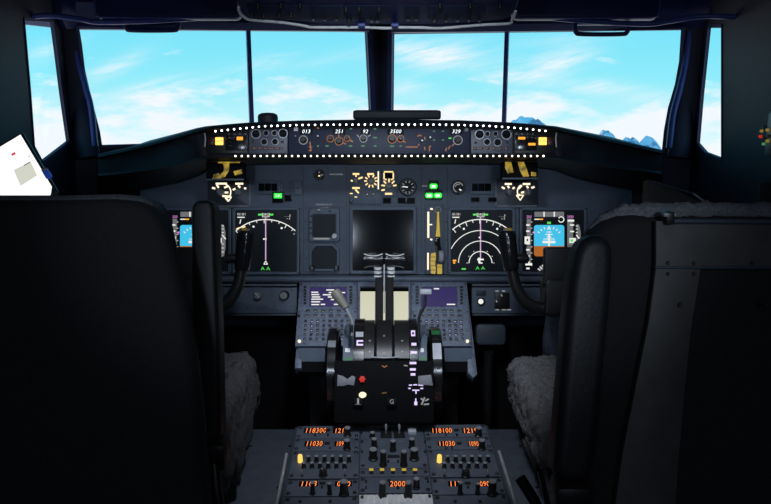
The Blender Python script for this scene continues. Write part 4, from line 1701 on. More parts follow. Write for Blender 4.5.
mb.slab([(qx(383.6, 1.70), -.02, .155), (qx(384.8, 1.70), -.02, .155), (qx(384.8, 1.70), .03, .262), (qx(383.6, 1.70), .03, .262)], Vector((0, .004, 0)), M['grey'])
mb.build('lever_divider', tq)
# speed brake lever (left)
p = [pt(351.8, 336, 1.60) - QC, pt(352.2, 320, 1.60) - QC, pt(346, 308, 1.605) - QC]
mb = MB()
mb.tube(p, .0045, M['grey'], seg=10)
mb.box(pt(351.4, 330, 1.605) - QC, (.009, .02, .030), M['black'], .002)
lv = mb.build('speedbrake_lever', tq)
mb = MB()
q0_, q1_ = pt(346.5, 308.5, 1.605) - QC, pt(334.2, 290.5, 1.615) - QC
pts = [q0_.lerp(q1_, t_) for t_ in (0, .04, .2, .5, .8, .95, 1)]
mb.tube(pts, [.006, .0085, .0095, .0115, .0125, .0112, .006], M['olive'], seg=14)
tag(mb.build('grip', lv), 'grey tapered grip', None)
# flap lever (right)
mb = MB()
mb.tube([pt(x, y, 1.61) - QC for x, y in ((418.6, 340), (418.8, 318), (421, 312), (424.6, 306), (425.4, 294))], .0036, M['black'], seg=10)
fl = mb.build('flap_lever', tq)
mb = MB()
mb.box(pt(425.8, 291.6, 1.61) - QC, (11.4 * 1.61 / FPX, .012, 4.8 * 1.61 / FPX), M['lgrey'], .002)
tag(mb.build('grip', fl), 'flat pale grip', None)

# ---- dark face below the quadrant with start levers and lamps
Q1 = frame(pt(390, 395, 1.57), RIGHT, pt(390, 366, 1.578) - pt(390, 425, 1.568))
t, f = seat_thing(Q1, 388, 396, 'start_lever_panel', 'near-black panel with a red and a cream lamp below the throttle quadrant', 'control panel')
mb = MB()
a, b, c, d = f.rect(334, 361, 434, 423)
mb.box(((a + c) / 2, (b + d) / 2, -.007), (c - a, d - b, .014), M['void'], .003)
mb.build('plate', t)
mb = MB(split=True)
for pl in ([(337.5, 374.5), (343, 376), (347.5, 379), (352, 375.5), (355.5, 377), (354, 385.6), (348, 384.4), (344, 386), (337, 386)], [(418, 376), (431, 374.6), (433, 385.5), (425, 385), (418, 384.5)]):
    mb.prism(f.poly(pl), 0, .003, M['grey'], bev=.0008)
[tag(q_, 'worn grey corner patch', None) for q_ in mb.build('side_cap', t)]
mb = MB()
p = f.L(362.3, 379, 0)
kq = 1.6 / FPX
star = []
for i in range(12):
    r_ = (3.5 if i % 2 == 0 else 2.5) * kq
    star.append((p.x + r_ * math.cos(i * PI / 6), p.y + r_ * math.sin(i * PI / 6)))
mb.prism(star, 0, .006, M['e_red'], bev=.0006)
tag(mb.build('red_lamp', t), 'small red lamp', None)
mb = MB()
mb.lathe([(3.4 * kq, 0), (3.2 * kq, .006), (2 * kq, .009)], M['e_cream2'] if 'e_cream2' in M else emit('cream_lamp', (1.0, .93, .62), 1.2), Matrix.Translation(f.L(362.6, 394.8)) @ Matrix.Diagonal((1.1, .85, 1, 1)), 16)
tag(mb.build('cream_lamp', t), 'round cream lamp', None)
for px in (358.4, 391.8):
    mb = MB()
    prect(mb, f, px - 5, 397.6, px + 5, 405.6, 0, .010, M['matt'], .002)
    mb.build('start_lever_stop', t)
g = MB(split=True)
prect(g, f, 357.2, 398.5, 359, 404, .0102, .0106, M['e_dim'])
prect(g, f, 355, 404, 361, 404.6, .0102, .0106, M['grey'])
put_text(g, f, 391.8, 401.8, .0104, 'G', 4.4, M['e_dim'])
line(g, f, [(382, 365.6), (384.5, 367.2), (387, 365.6)], 1.0, .0006, M['e_orgd'])
line(g, f, [(382, 393.2), (386.5, 392.6)], 1.3, .0006, mat('brown_mark', (.25, .12, .03)))
for p_ in ([(408.5, 388.4), (410.6, 388.4)], [(420.5, 388.4), (423, 388.4)], [(412.4, 390.2), (419.2, 390.2)], [(416, 390.2), (416, 393.6)], [(409, 385.2), (412, 385)], [(413.5, 384.8), (417, 384.8)], [(418.5, 385), (423, 385.3)], [(415.8, 398.6), (415.8, 405)]):
    line(g, f, p_, 1.2, .0006, PW)
for p_ in ([(410, 363), (416, 363)], [(410.2, 369.4), (415.4, 369.4)], [(411, 374.4), (415, 374.4)]):
    line(g, f, p_, 2.3, .0006, PW)
line(g, f, [(415.8, 402), (415.8, 404.6)], 3.0, .0008, PW)
for p_ in ([(421, 398.4), (424, 401)], [(424.6, 397.5), (421.6, 404.5)], [(425.5, 400.6), (428.6, 399)], [(424, 404.4), (428.8, 404)]):
    line(g, f, p_, 1.5, .0006, M['e_dim'])
line(g, f, [(404, 365.4), (407.4, 365.8)], 1.2, .0006, M['e_dim'])
g.build('lit_mark', t, smooth=False)
# ------------------------------------------------------------------ centre pedestal
B0 = pt(391.6, 428, 1.60)
B1 = pt(396.0, 504, 1.338)
PD = frame(B0, (B0 - B1).cross(Vector((0, 0, 1))), B0 - B1)
pt_, F = seat_thing(PD, 392, 440, 'centre_pedestal', 'dark centre pedestal carrying the radio panels between the seats', 'pedestal')
mb = MB()
L0 = F.L(391.6, 424.5)
L1 = F.L(396.6, 540)
hw = .223
inv = pt_.matrix_world.inverted()
mb.box((L0.x, (L0.y + L1.y) / 2, -.012), (2 * hw, L0.y - L1.y, .016), M['paneld'], .003)
mb.build('top_plate', pt_)
mb = MB()
zc = PD.M.translation.z
ln = L0.y - L1.y
cy0 = (L0.y + L1.y) / 2
mb.box((L0.x, cy0, -.30), (2 * hw - .03, ln - .02, .555), M['black'], .004)
mb.build('body', pt_)
for sx in (-1, 1):
    mb = MB()
    x = L0.x + sx * (hw + .006)
    mb.tube([(x, F.L(391, 452).y, -.002), (x, L1.y, -.002)], .0035, M['chrome'], seg=10)
    tag(mb.build('side_rail', pt_), 'thin bright metal rail', None)


def col_x(F, c):
    """edges of column c in metres on the pedestal face"""
    a = -hw + .006 + c * (2 * hw - .012) / 3
    return L0.x + a + .0012, L0.x + a + (2 * hw - .012) / 3 - .0012


def module(c, y0, y1, name, label, m=None, cat='control panel'):
    xl, xr = col_x(F, c)
    top, bot = F.L(391.6, y0).y - .0008, F.L(393, y1).y + .0008
    Mx = F.M @ Matrix.Translation(((xl + xr) / 2, (top + bot) / 2, -.0035))
    t = thing(name, label, cat, Mx)
    f = Frame(Mx)
    mb = MB()
    w, h = xr - xl, top - bot
    mb.box((0, 0, .0015), (w, h, .003), m or M['ped'], .001)
    mb.build('plate', t)
    mb = MB(split=True)
    for sx in (-1, 1):
        for sy in ((-1, 1) if h > .03 else (0,)):
            mb.lathe([(.0042, .003), (.0042, .0045), (.003, .0055)], M['black'], Matrix.Translation((sx * (w / 2 - .0065), sy * (h / 2 - .008), 0)), 10)
    mb.build('fastener', t)
    return t, f


HB = .003


def seg(t, f, px, py, wpx, body, hpx=3.2):
    mb = MB()
    prect(mb, f, px - wpx / 2 - 2, py - 2.4, px + wpx / 2 + 2, py + 2.4, HB, HB + .001, M['screen'])
    mb.build('readout_window', t)
    mb = MB()
    p = f.L(px, py, HB + .0012)
    n = max(len(body), 1)
    k = (f.L(px + 1, py, HB) - p).length
    ky = (f.L(px, py - 1, HB) - p).length
    me = text_mesh(body, .01, .1, 1.1)
    mb.mesh(me, M['e_seg'], Matrix.Translation(p) @ Matrix.Diagonal((wpx * k / (n * .0066), hpx * ky / .0070, 1, 1)))
    tag(mb.build('readout', t, smooth=False), 'lit orange digits', None)


KR = [0]


def kn(t, f, px, py, r, h, kind='cap', rot=0.0, name='knob'):
    """py is where the foot of the knob meets the plate"""
    return knob(f, t, px, py, kind, r, h, name, HB, rot)


def buttons(t, f, L_, name='button', m=None):
    mb = MB(split=True)
    for x, y, w in L_:
        prect(mb, f, x - w / 2, y - .9, x + w / 2, y + .9, HB, HB + .003, M['black'], .0005)
    mb.build(name, t)


def texts(t, f, L_):
    g = MB()
    for x, y, s in L_:
        p = f.L(x, y, HB + .0004)
        g.mesh(text_mesh(s, .0042, 0, 1.0), M['e_dimp'], Matrix.Translation(p))
    g.build('lettering', t, smooth=False)


M['e_dimp'] = mat('grey_panel_lettering', (.30, .32, .34), .6)

for side in (0, 2):
    R_ = side == 2
    S = 'right' if R_ else 'left'
    X = (lambda a, b: b if R_ else a)
    # radio row 1 and 2
    t, f = module(side, 424.8, 437.5, 'radio_panel', 'front-most radio panel with orange digits in the %s column of the pedestal' % S)
    seg(t, f, X(315.5, 441.5), 430.7, X(19, 17), '118300' if not R_ else '118100')
    seg(t, f, X(341, 470), 430.8, X(12, 12), '1219')
    kn(t, f, X(347.5, 478.4), 435.5, 3.2, .020)
    buttons(t, f, [(X(328, 456.5), 430.7, 4.5), (X(315, 446), 435.6, 1.5), (X(328, 457), 435.4, 2)])
    t, f = module(side, 437.7, 450, 'radio_panel', 'second radio panel from the front in the %s column of the pedestal' % S)
    seg(t, f, X(314, 446.5), 443.8, X(15, 13.5), '11030')
    seg(t, f, X(341, 473.5), 443.9, X(9, 8), '1090')
    kn(t, f, X(347, 481.6), 449, 3.2, .022)
    buttons(t, f, [(X(327, 459), 443.8, 5), (X(309, 446), 448.4, 1.5), (X(330, 452), 448.4, 1.5)])
    # audio panel
    t, f = module(side, 450.2, 477.5, 'audio_panel', 'audio panel with one yellow-lit knob in its knob rows, %s pedestal column' % S)
    for i in range(7):
        x = X(300.3, 439.3) + i * X(8.1, 8.1)
        if i == 0:
            o = kn(t, f, x, 461.8, 2.5, .012, 'ringlit', name='lit_knob')
            o.data = knob_mesh('ringlit', 2.5 * 1.48 / FPX, .016).copy()
            o.data.materials.clear()
            o.data.materials.append(M['e_yelk'])
            tag(o, 'yellow lit knob', None)
        else:
            kn(t, f, x, 461.6, 2.1, .014, 'cap')
    for i in range(6):
        kn(t, f, X(303.8, 444.2) + i * 8.15, 467.6, 2.1, .012, 'cap')
    kn(t, f, X(323.2, 465.6), 475.6, 4.0, .014, 'plain', .6)
    kn(t, f, X(302, 444.5), 476, 1.0, .016, 'toggle', name='toggle')
    kn(t, f, X(345, 487.6), 476, 1.0, .016, 'toggle', name='toggle')
    texts(t, f, [(X(308, 447), 453, 'VHF'), (X(322, 462), 453, 'MIC'), (X(337, 478), 453, 'PA')])
    # nav panel
    t, f = module(side, 479, 495, 'navigation_radio_panel', 'rearmost radio panel with orange digits and three tall knobs, %s column of the pedestal' % S)
    seg(t, f, X(308.5, 455), 484, X(15, 10), '1103' if not R_ else '113')
    seg(t, f, X(343.5, 484.5), 484, X(13, 8), '09 0' if not R_ else '090')
    kn(t, f, X(312.8, 460), 494, 2.3, .026)
    kn(t, f, X(329.6, 477.5), 494, 2.2, .024)
    kn(t, f, X(344, 492), 494.5, 4.2, .030)
    buttons(t, f, [(X(322.5, 467.5), 483.8, 6), (X(322, 468), 487.6, 2)])
    t, f = module(side, 495.6, 520, 'blank_panel', 'plain grey panel cut off by the bottom edge, %s column of the pedestal' % S)
    buttons(t, f, [(X(300, 455), 502, 3), (X(330, 480), 502, 3)])

# centre column
t, f = module(1, 424.8, 468, 'light_control_panel', 'knob-crowded panel with two small toggles at the front middle of the pedestal')
for x in (386, 399.2):
    mb = MB()
    prect(mb, f, x - 5.5, 429.5, x + 5.5, 438.2, HB, HB + .004, M['black'], .001)
    mb.build('switch_plate', t)
    knob(f, t, x, 433, 'toggle', 1.7, .022, 'toggle', HB + .003)
kn(t, f, 372.4, 437, 2.6, .012, 'cap')
mb = MB()
prect(mb, f, 408, 431, 416, 435.6, HB, HB + .010, M['lgrey'], .0015)
tag(mb.build('white_switch', t), 'pale square switch', None)
for x, y, r, h in ((374.2, 447.5, 2.9, .022), (393, 450.5, 2.9, .024), (411.8, 447.5, 2.9, .022), (373.2, 459, 4.1, .024), (383.2, 465.5, 3.2, .034), (403.8, 465.5, 3.2, .034), (414.2, 459, 4.1, .024)):
    kn(t, f, x, y, r, h, 'cap')
buttons(t, f, [(393.5, 457, 12), (361.5, 433, 2), (362, 442, 2), (362, 452, 2), (425, 442, 2), (425, 452, 2), (388, 462, 2), (398, 462, 2)])
texts(t, f, [(380, 441.5, 'FLOOD'), (402, 441.5, 'PANEL'), (393, 461, 'DOOR')])
t, f = module(1, 468.2, 476.2, 'trim_strip_panel', 'narrow strip with five small amber marks in the middle column of the pedestal')
g = MB()
for x in (371.3, 382, 393, 404, 415):
    prect(g, f, x - 2.1, 468.8, x + 2.1, 470.8, HB, HB + .0012, M['e_amb'] if False else M['e_yel'])
tag(g.build('amber_mark', t, smooth=False), 'five amber lit marks', None)
buttons(t, f, [(x, 473, 4) for x in (371.3, 382, 393, 404, 415)])
t, f = module(1, 476.4, 492.8, 'transponder_panel', 'panel with four orange digits between black knobs in the middle column of the pedestal')
seg(t, f, 397.5, 484, 13, '2000', 3.4)
kn(t, f, 382.4, 496.5, 3.4, .032)
kn(t, f, 408.2, 496.5, 3.6, .032)
kn(t, f, 416.4, 488, 3.2, .022)
buttons(t, f, [(389, 481, 3), (398, 488.5, 3), (366, 482, 2), (366, 488, 2), (428, 482, 2)])
t, f = module(1, 494, 520, 'ribbed_plate', 'bright ribbed silver plate at the bottom middle of the pedestal', M['steel'])
mb = MB(split=True)
xl, xr = col_x(F, 1)
for i in range(11):
    x = -(xr - xl) / 2 + .012 + i * ((xr - xl) - .024) / 10
    mb.box((x, 0, HB + .001), (.0075, (F.L(391, 494).y - F.L(391, 520).y) * .9, .004), M['steel'], .001)
mb.build('rib', t)
# ------------------------------------------------------------------ floor plates, pedals
for s, x0, x1, label in ((-1, -.362, -.236, 'blue-grey low side box left of the centre pedestal'), (1, .262, .362, 'blue-grey low side box right of the centre pedestal')):
    p = Vector(((x0 + x1) / 2, 1.25, 0))
    t = thing('side_box', label, 'box', Matrix.Translation(p))
    mb = MB()
    mb.box((0, .235, .225), (x1 - x0, .57, .45), M['plate'], .004)
    mb.build('box_body', t)
    mb = MB(split=True)
    for sx in (-1, 1):
        for k in range(3):
            mb.cyl((sx * ((x1 - x0) / 2 - .012), .02 + k * .2, .45), .004, .002, M['black'], seg=10)
    mb.build('rivet', t)
for s in (-1, 1):
    for k in (-1, 1):
        p = Vector((s * .56 + k * .11, 1.93, 0))
        lab = ('inboard' if s * k < 0 else 'outboard') + ' rudder pedal in the dark footwell ahead of the %s seat' % ('left' if s < 0 else 'right')
        t = thing('rudder_pedal', lab, 'pedal', Matrix.Translation(p))
        mb = MB()
        mb.prism(rrect(-.055, 0, .055, .16, .02), -.012, .012, M['black'], T=Matrix.Translation((0, -.02, .17)) @ Matrix.Rotation(rad(65), 4, 'X'), bev=.003)
        mb.build('tread', t)
        mb = MB()
        mb.tube([(0, .02, 0), (0, .02, .1), (0, -.0, .23)], .014, M['black'])
        mb.build('arm', t)
# padded knee bar right of the stand
t = thing('knee_bar', 'dim grey rounded bar in the dark footwell right of the centre stand', 'bar', Matrix.Translation((pt(490, 335, 1.99).x, pt(490, 335, 1.99).y, 0)))
mb = MB()
Fk = frame(pt(490, 335, 1.99), RIGHT, UP)
q = t.matrix_world.inverted() @ Fk.M
mb.prism(rrect(*Fk.rect(476, 324.5, 506, 345), .012), -.03, 0, M['paneld'], T=q, bev=.004)
mb.build('bar_body', t)
mb = MB()
mb.tube([(0, .012, 0), (0, .012, .62)], .015, M['black'])
mb.build('post', t)

# ------------------------------------------------------------------ control yokes
def yoke(xc, label, d=1.62):
    o = Vector((xc, pt(xc, 250, d).y, 0))
    YF = frame(pt(CX + xc / d * FPX, 290, d), RIGHT, UP)
    t = thing('control_yoke', label, 'control wheel', Matrix.Translation((xc, YF.M.translation.y, 0)))
    inv = t.matrix_world.inverted() @ YF.M
    px0 = CX + xc / d * FPX
    k = d / FPX
    for sg in (-1, 1):
        # horn: from hub out, curving up into the grip
        P = [(18, 16), (34, 19), (50, 18), (63, 11), (72, -2), (76, -17), (78, -32)]
        mb = MB()
        mb.tube(smooth_path([inv @ Vector((sg * x * k, -y * k, 0)) for x, y in P], 5), [.016 - .003 * i / 30 for i in range(31)], M['black'], seg=14)
        h = mb.build('horn', t)
        mb = MB()
        G = [(77, -20), (78.5, -30), (80, -42), (81, -52), (81.5, -57.5), (81.6, -59.5)]
        mb.tube(smooth_path([inv @ Vector((sg * x * k, -y * k, 0)) for x, y in G], 4), [.017, .018, .019, .019, .0195, .020, .0205, .0205, .0205, .021, .021, .021, .0212, .0212, .0205, .0195, .019, .018, .016, .013, .006], M['gloss'], seg=16)
        g = mb.build('grip', h)
        mb = MB()
        c = inv @ Vector((sg * 66 * k, 32 * k, 0))
        mb.tube([inv @ Vector((sg * 76 * k, 32 * k, 0)), inv @ Vector((sg * 68 * k, 31.5 * k, 0)), inv @ Vector((sg * 61 * k, 31 * k, 0)), inv @ Vector((sg * 59.6 * k, 31 * k, 0))], [.010, .0115, .011, .005], M['black'], seg=12)
        mb.build('thumb_rest', h)
        mb = MB()
        mb.box(inv @ Vector((sg * 80 * k, 60.6 * k, .004)), (.013, .012, .006), M['e_yelsw'] if 'e_yelsw' in M else M['olive'], .002)
        mb.box(inv @ Vector((sg * 84 * k, 60 * k, .004)), (.006, .010, .006), M['grey'], .002)
        mb.build('thumb_switch', h)
    mb = MB()
    a = rrect(-46 * k, -26 * k, 46 * k, 12 * k, 6 * k)
    mb.prism(a, -.035, .03, M['black'], T=inv, bev=.006)
    mb.build('hub', t)
    mb = MB()
    a = rrect(-46 * k, 0, 46 * k, 43 * k, 3 * k)
    mb.prism(a, .0, .022, M['black'], T=inv, bev=.004)
    tag(mb.build('chart_clip', t), 'flat black clip board standing on the hub', None)
    mb = MB()
    top = inv @ Vector((0, -10 * k, -.03))
    mb.tube([(0, .19, 0), (0, .19, .72), (0, .14, .86), top], [.055, .055, .052, .045], M['aisle'], seg=20)
    tag(mb.build('column', t), 'blue-grey control column', None)
    return t


M['yel_switch'] = mat('ochre_switch', (.55, .36, .05), .5)
M['e_yelsw'] = M['yel_switch']
yoke(-.511, 'black control yoke in front of the left seat')
yoke(.470, 'black control yoke with a flat clip in front of the right seat')


# ------------------------------------------------------------------ seats
def fine_grid(mb_poly, cuts):
    pass


def soft(name, parent, rows, m, amp, freq, fine, close=True):
    mb = MB()
    mb.loft(rows, m, close=close)
    o = mb.build(name, parent, ang=180)
    me = o.data
    fuzz(me, amp, freq, fine)
    return o


def rounded_rows(cx, y0, y1, z0, z1, hx0, n=50, m=64, r=.04, taper=0.0):
    """block with rounded corners lofted along Y; sections in XZ"""
    rows = []
    for i in range(n + 1):
        u = i / n
        y = y0 + (y1 - y0) * u
        e = min(u, 1 - u) * abs(y1 - y0)
        ins = 0 if e > r else r - math.sqrt(max(0, r * r - (r - e) ** 2))
        hx, hz = hx0 - ins, (z1 - z0) / 2 - ins
        zc = (z0 + z1) / 2
        P = rrect(-hx, -hz, hx, hz, min(r, hz * .9, hx * .9), 5)
        # resample evenly
        L = [0]
        Q = P + [P[0]]
        for a, b in zip(Q, Q[1:]):
            L.append(L[-1] + math.dist(a, b))
        row = []
        for k in range(m):
            s = L[-1] * k / m
            j = bisect.bisect_right(L, s + 1e-12) - 1
            j = min(j, len(Q) - 2)
            tt = (s - L[j]) / max(1e-9, L[j + 1] - L[j])
            row.append((cx + Q[j][0] + (Q[j + 1][0] - Q[j][0]) * tt, y, zc + Q[j][1] + (Q[j + 1][1] - Q[j][1]) * tt))
        rows.append(row)
    return rows


def outline_shell(F, half, z0, z1, m, bev, inv, name, parent, cx):
    """symmetric slab from half an outline (list of px,py on the inboard edge, top to bottom)"""
    P = [F.L(x, y) for x, y in half]
    c = cx
    poly = [(p.x, p.y) for p in P] + [(2 * c - p.x, p.y) for p in reversed(P)]
    mb = MB()
    mb.prism(poly, z0, z1, m, T=inv @ F.M, bev=bev, seg=4)
    return mb.build(name, parent, ang=50)


import bisect
# ---- left seat
SX = -.547
t = thing('pilot_seat', 'black-backed pilot seat on the left, its armrest folded upright beside it', 'seat', Matrix.Translation((SX, 1.15, 0)))
inv = t.matrix_world.inverted()
BF = frame(pt(CX + SX * FPX, 300, 1.0), RIGHT, UP)
c = BF.L(CX + SX * FPX, 300).x
outline_shell(BF, [(60, 199), (112, 198), (134, 200), (148, 206), (157, 216), (164, 232), (172, 262), (181, 300), (189, 345), (196, 400), (203, 470), (209, 540), (212, 600)], -.05, 0, M['seat'], .018, inv, 'backrest_shell', t, c)
BF2 = frame(pt(CX + SX * 1.0 / 1.09 * FPX, 300, 1.09), RIGHT, UP)
c2 = BF2.L(CX + SX / 1.09 * FPX, 300).x
o = outline_shell(BF2, [(75, 195.6), (120, 194.4), (142, 196.5), (155, 203), (162.5, 217), (168, 243), (176, 280), (184, 320), (193, 370), (199, 430), (203, 500), (204, 560)], -.07, .035, M['fleece_rim'], .03, inv, 'sheepskin_cover', t, c2)
# upright armrest
AFm = frame(pt(208, 320, 1.16), RIGHT, UP)
mb = MB()
P = AFm.poly([(190.5, 212), (191.5, 205), (196, 200.6), (203, 199.8), (208, 200), (212.5, 203), (213.8, 210), (215.5, 260), (218, 330), (220.3, 432), (219, 441), (214, 444.5), (198, 445), (193.5, 441), (192.5, 430), (191.5, 330)])
mb.prism(P, -.05, 0, M['vinyl'], T=inv @ AFm.M, bev=.008, seg=4)
mb.build('armrest', t, ang=50)
mb = MB()
mb.box(inv @ pt(214, 452, 1.18), (.05, .05, .05), M['black'], .01)
mb.tube([inv @ pt(205, 452, 1.19), inv @ pt(180, 458, 1.16)], .014, M['black'])
mb.tube([inv @ pt(213, 450, 1.17), inv @ pt(216, 486, 1.16), inv @ pt(221, 520, 1.16)], .010, M['black'])
mb.build('armrest_hinge', t)
rows = rounded_rows(0, .02, .52, .60, .715, .225, n=110, m=150, r=.035)
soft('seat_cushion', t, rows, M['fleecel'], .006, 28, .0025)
# hanging fleece flap at the inboard front edge
rows = []
for i in range(41):
    u = i / 40
    row = []
    for k in range(20):
        v = k / 19
        zt_, zb = .715, .54 + .02 * math.sin(u * 23) + .03 * math.sin(u * 7 + 1)
        row.append((.203 + .022 * math.sin(v * PI * .9) + .012 * v, .05 + .45 * u, zt_ + (zb - zt_) * v))
    rows.append(row)
back_ = [[(x - .02, y, z) for x, y, z in r_][::-1] for r_ in rows]
mb = MB()
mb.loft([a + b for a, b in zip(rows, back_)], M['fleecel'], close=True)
o = mb.build('fleece_flap', t, ang=180)
fuzz(o.data, .006, 30, .002)
mb = MB()
mb.box((0, .22, .42), (.355, .40, .34), M['black'], .03)
mb.box((0, .22, .235), (.34, .5, .03), M['black'], .01)
mb.build('seat_base', t)

# ---- right seat
SX = .550
t = thing('pilot_seat', 'pilot seat on the right with a grey back shell and grey sheepskin cushion', 'seat', Matrix.Translation((SX, 1.15, 0)))
inv = t.matrix_world.inverted()
BF = frame(pt(CX + SX * FPX, 300, 1.0), RIGHT, UP)
c = BF.L(CX + SX * FPX, 300).x
outline_shell(BF, [(700, 213), (640, 213.5), (622, 215), (608, 220), (597, 230), (590, 243), (586, 262), (582, 300), (576, 350), (569, 410), (562, 470), (556, 530), (552, 600)], -.08, 0, M['seat'], .022, inv, 'backrest_shell', t, c)
# grey back plate with its dark recess
PF = frame(pt(CX + SX * FPX, 300, .985), RIGHT, UP)
pl = [(655, 221), (655, 267.5), (648, 320), (634, 390), (622, 450), (612, 520), (608, 590)]
inner = [(700, 267.5), (690, 330), (683, 400), (677, 470), (672, 540), (668, 570)]
cxp = CX + SX / .985 * FPX
poly = PF.poly(pl) + PF.poly([(2 * cxp - x, y) for x, y in reversed(pl)])
hol = PF.poly(inner) + PF.poly([(2 * cxp - x, y) for x, y in reversed(inner)])
mb = MB()
mb.prism(poly, -.008, .004, M['seatsh'], T=inv @ PF.M, holes=[hol[::-1]], bev=.0015)
mb.build('back_plate', t)
mb = MB(split=True)
mb.tube([inv @ pt(655, 267.5, .979), inv @ pt(cxp * 2 - 655, 267.5, .979)], .0022, M['paneld'], seg=8)
for x in (668, 694, 752, 790, 830):
    for y in (263, 274):
        if y == 274 and 700 < x < 840:
            continue
        mb.lathe([(.003, 0), (.002, .002)], M['black'], inv @ PF.M @ Matrix.Translation(PF.L(x, y, .004)), 10)
mb.lathe([(.004, 0), (.003, .003)], M['black'], inv @ PF.M @ Matrix.Translation(PF.L(680, 305, .004)), 12)
mb.lathe([(.004, 0), (.003, .003)], M['black'], inv @ PF.M @ Matrix.Translation(PF.L(765, 305, .004)), 12)
mb.build('rivet', t)
# fleece roll over the top edge
path = smooth_path([inv @ pt(x, y, d) for x, y, d in ((584, 285, 1.07), (588, 258, 1.06), (594, 238, 1.05), (606, 221.5, 1.04), (624, 214, 1.03), (660, 211.5, 1.02), (720, 211.5, 1.02), (790, 212, 1.02), (880, 215, 1.03), (920, 240, 1.05), (930, 285, 1.07))], 14)
mb = MB()
mb.tube(path, [.013 if 10 < i < len(path) - 10 else .010 for i in range(len(path))], M['fleece_rim'], seg=16)
o = mb.build('sheepskin_edge', t, ang=180)
fuzz(o.data, .004, 60, .0018)
mb = MB()
mb.box(inv @ pt(668, 217.5, .975), (.012, .022, .017), M['black'], .002)
mb.box(inv @ pt(668, 214, .972), (.018, .018, .006), M['grey'], .002)
mb.tube([inv @ pt(672, 221, .975), inv @ pt(760, 221.5, .975), inv @ pt(870, 222, .975)], .004, M['paneld'], seg=10)
mb.build('latch', t)
mb = MB()
# upright armrest, leaning
AFm = frame(pt(585, 350, .94), RIGHT, UP)
P = AFm.poly([(555, 470), (561, 400), (567, 330), (572, 280), (577, 252), (583, 241), (592, 235.5), (601, 235), (609, 239), (613.5, 247), (614.5, 260), (612, 300), (607, 350), (601, 410), (594, 470), (589, 482), (560, 482)])
mb.prism(P, -.055, 0, M['vinyl'], T=inv @ AFm.M, bev=.014, seg=5)
mb.build('armrest', t, ang=60)
mb = MB()
mb.box(inv @ pt(570, 492, .96), (.05, .05, .04), M['black'], .01)
mb.tube([inv @ pt(545, 470, 1.02), inv @ pt(552, 500, 1.0), inv @ pt(560, 530, 1.0)], .012, M['black'])
mb.tube([inv @ pt(520, 478, 1.10), inv @ pt(534, 500, 1.08), inv @ pt(546, 530, 1.06)], .009, M['gloss'])
mb.build('armrest_hinge', t)
rows = rounded_rows(0, .0, .50, .59, .712, .246, n=130, m=180, r=.03)
o = soft('seat_cushion', t, rows, M['fleece'], .007, 30, .0042)
tag(o, 'shaggy grey sheepskin cushion', None)
mb = MB()
mb.box((0, .22, .42), (.355, .40, .34), M['black'], .03)
mb.box((0, .22, .235), (.34, .5, .03), M['black'], .01)
mb.build('seat_base', t)

# ------------------------------------------------------------------ overhead panel
O0 = pt(378, 26, 1.45)
OF = frame(O0, RIGHT, Vector((0, -math.cos(rad(32)), math.sin(rad(32)))))
t, f = seat_thing(OF, 378, 24, 'overhead_panel', 'dark overhead switch panel with a bright lower lip at the top of the picture', 'overhead panel')
mb = MB()
P = [(238.5, 8), (243, 15.5), (252, 18.5), (290, 21), (320, 24.5), (372, 25), (440, 25), (500, 20.5), (509, 18), (516.5, 9)]
pts2 = [tuple(f.L(x, y)[:2]) for x, y in P]
wtop = max(abs(pts2[0][0]), abs(pts2[-1][0]))
poly = pts2 + [(pts2[-1][0], .62), (pts2[0][0], .62)]
mb.prism(poly, -.05, 0, M['beam'], bev=.004)
mb.build('panel_board', t)
mb = MB()
LIPP = [(238.6, 7), (239.5, 12), (244, 17), (252, 20.2), (280, 22.3), (305, 26), (314, 27.4), (362, 27.4), (386, 28.2), (398, 27.5), (420, 27.6), (442, 28.2), (480, 25), (508, 23.6), (512, 20), (515.6, 11)]
mb.tube(smooth_path([f.L(x, y, .004) for x, y in LIPP], 4), .0030, M['white'], seg=10)
tag(mb.build('lip', t), 'pale metal lower lip', None)
mb = MB(split=True)
for px in (361.5, 395):
    mb.tube([f.L(px - 3.4, 25.4, .010), f.L(px + 3.4, 25.4, .010)], .0055, M['trim'], seg=12)
mb.build('lip_hinge', t)
for y, L_ in ((13.5, (252, 264, 279, 291)), (16.5, (313.5, 325, 336.5)), (20, (349,)), (8, (346, 359, 379)), (18, (371.5, 377.5)), (16.5, (408, 416)), (17.5, (434, 446, 457.5, 468.5, 479)), (4.5, (258, 281, 300, 440, 470, 500))):
    for x in L_:
        knob(f, t, x, y, 'cap' if y in (16.5, 18, 17.5) else 'plain', 1.5 if y in (16.5, 17.5) else 2.0, .010, 'switch', 0)
mb = MB(split=True)
for x0, x1 in ((248, 310), (312, 342), (344, 392), (404, 420), (428, 486), (488, 510)):
    a, b, c_, d_ = f.rect(x0, 5, x1, 19 if 300 < x1 < 500 else 16)
    mb.box(((a + c_) / 2, (b + d_) / 2, .0006), (c_ - a, d_ - b, .0015), M['mcp'], .0005)
mb.build('sub_panel', t)

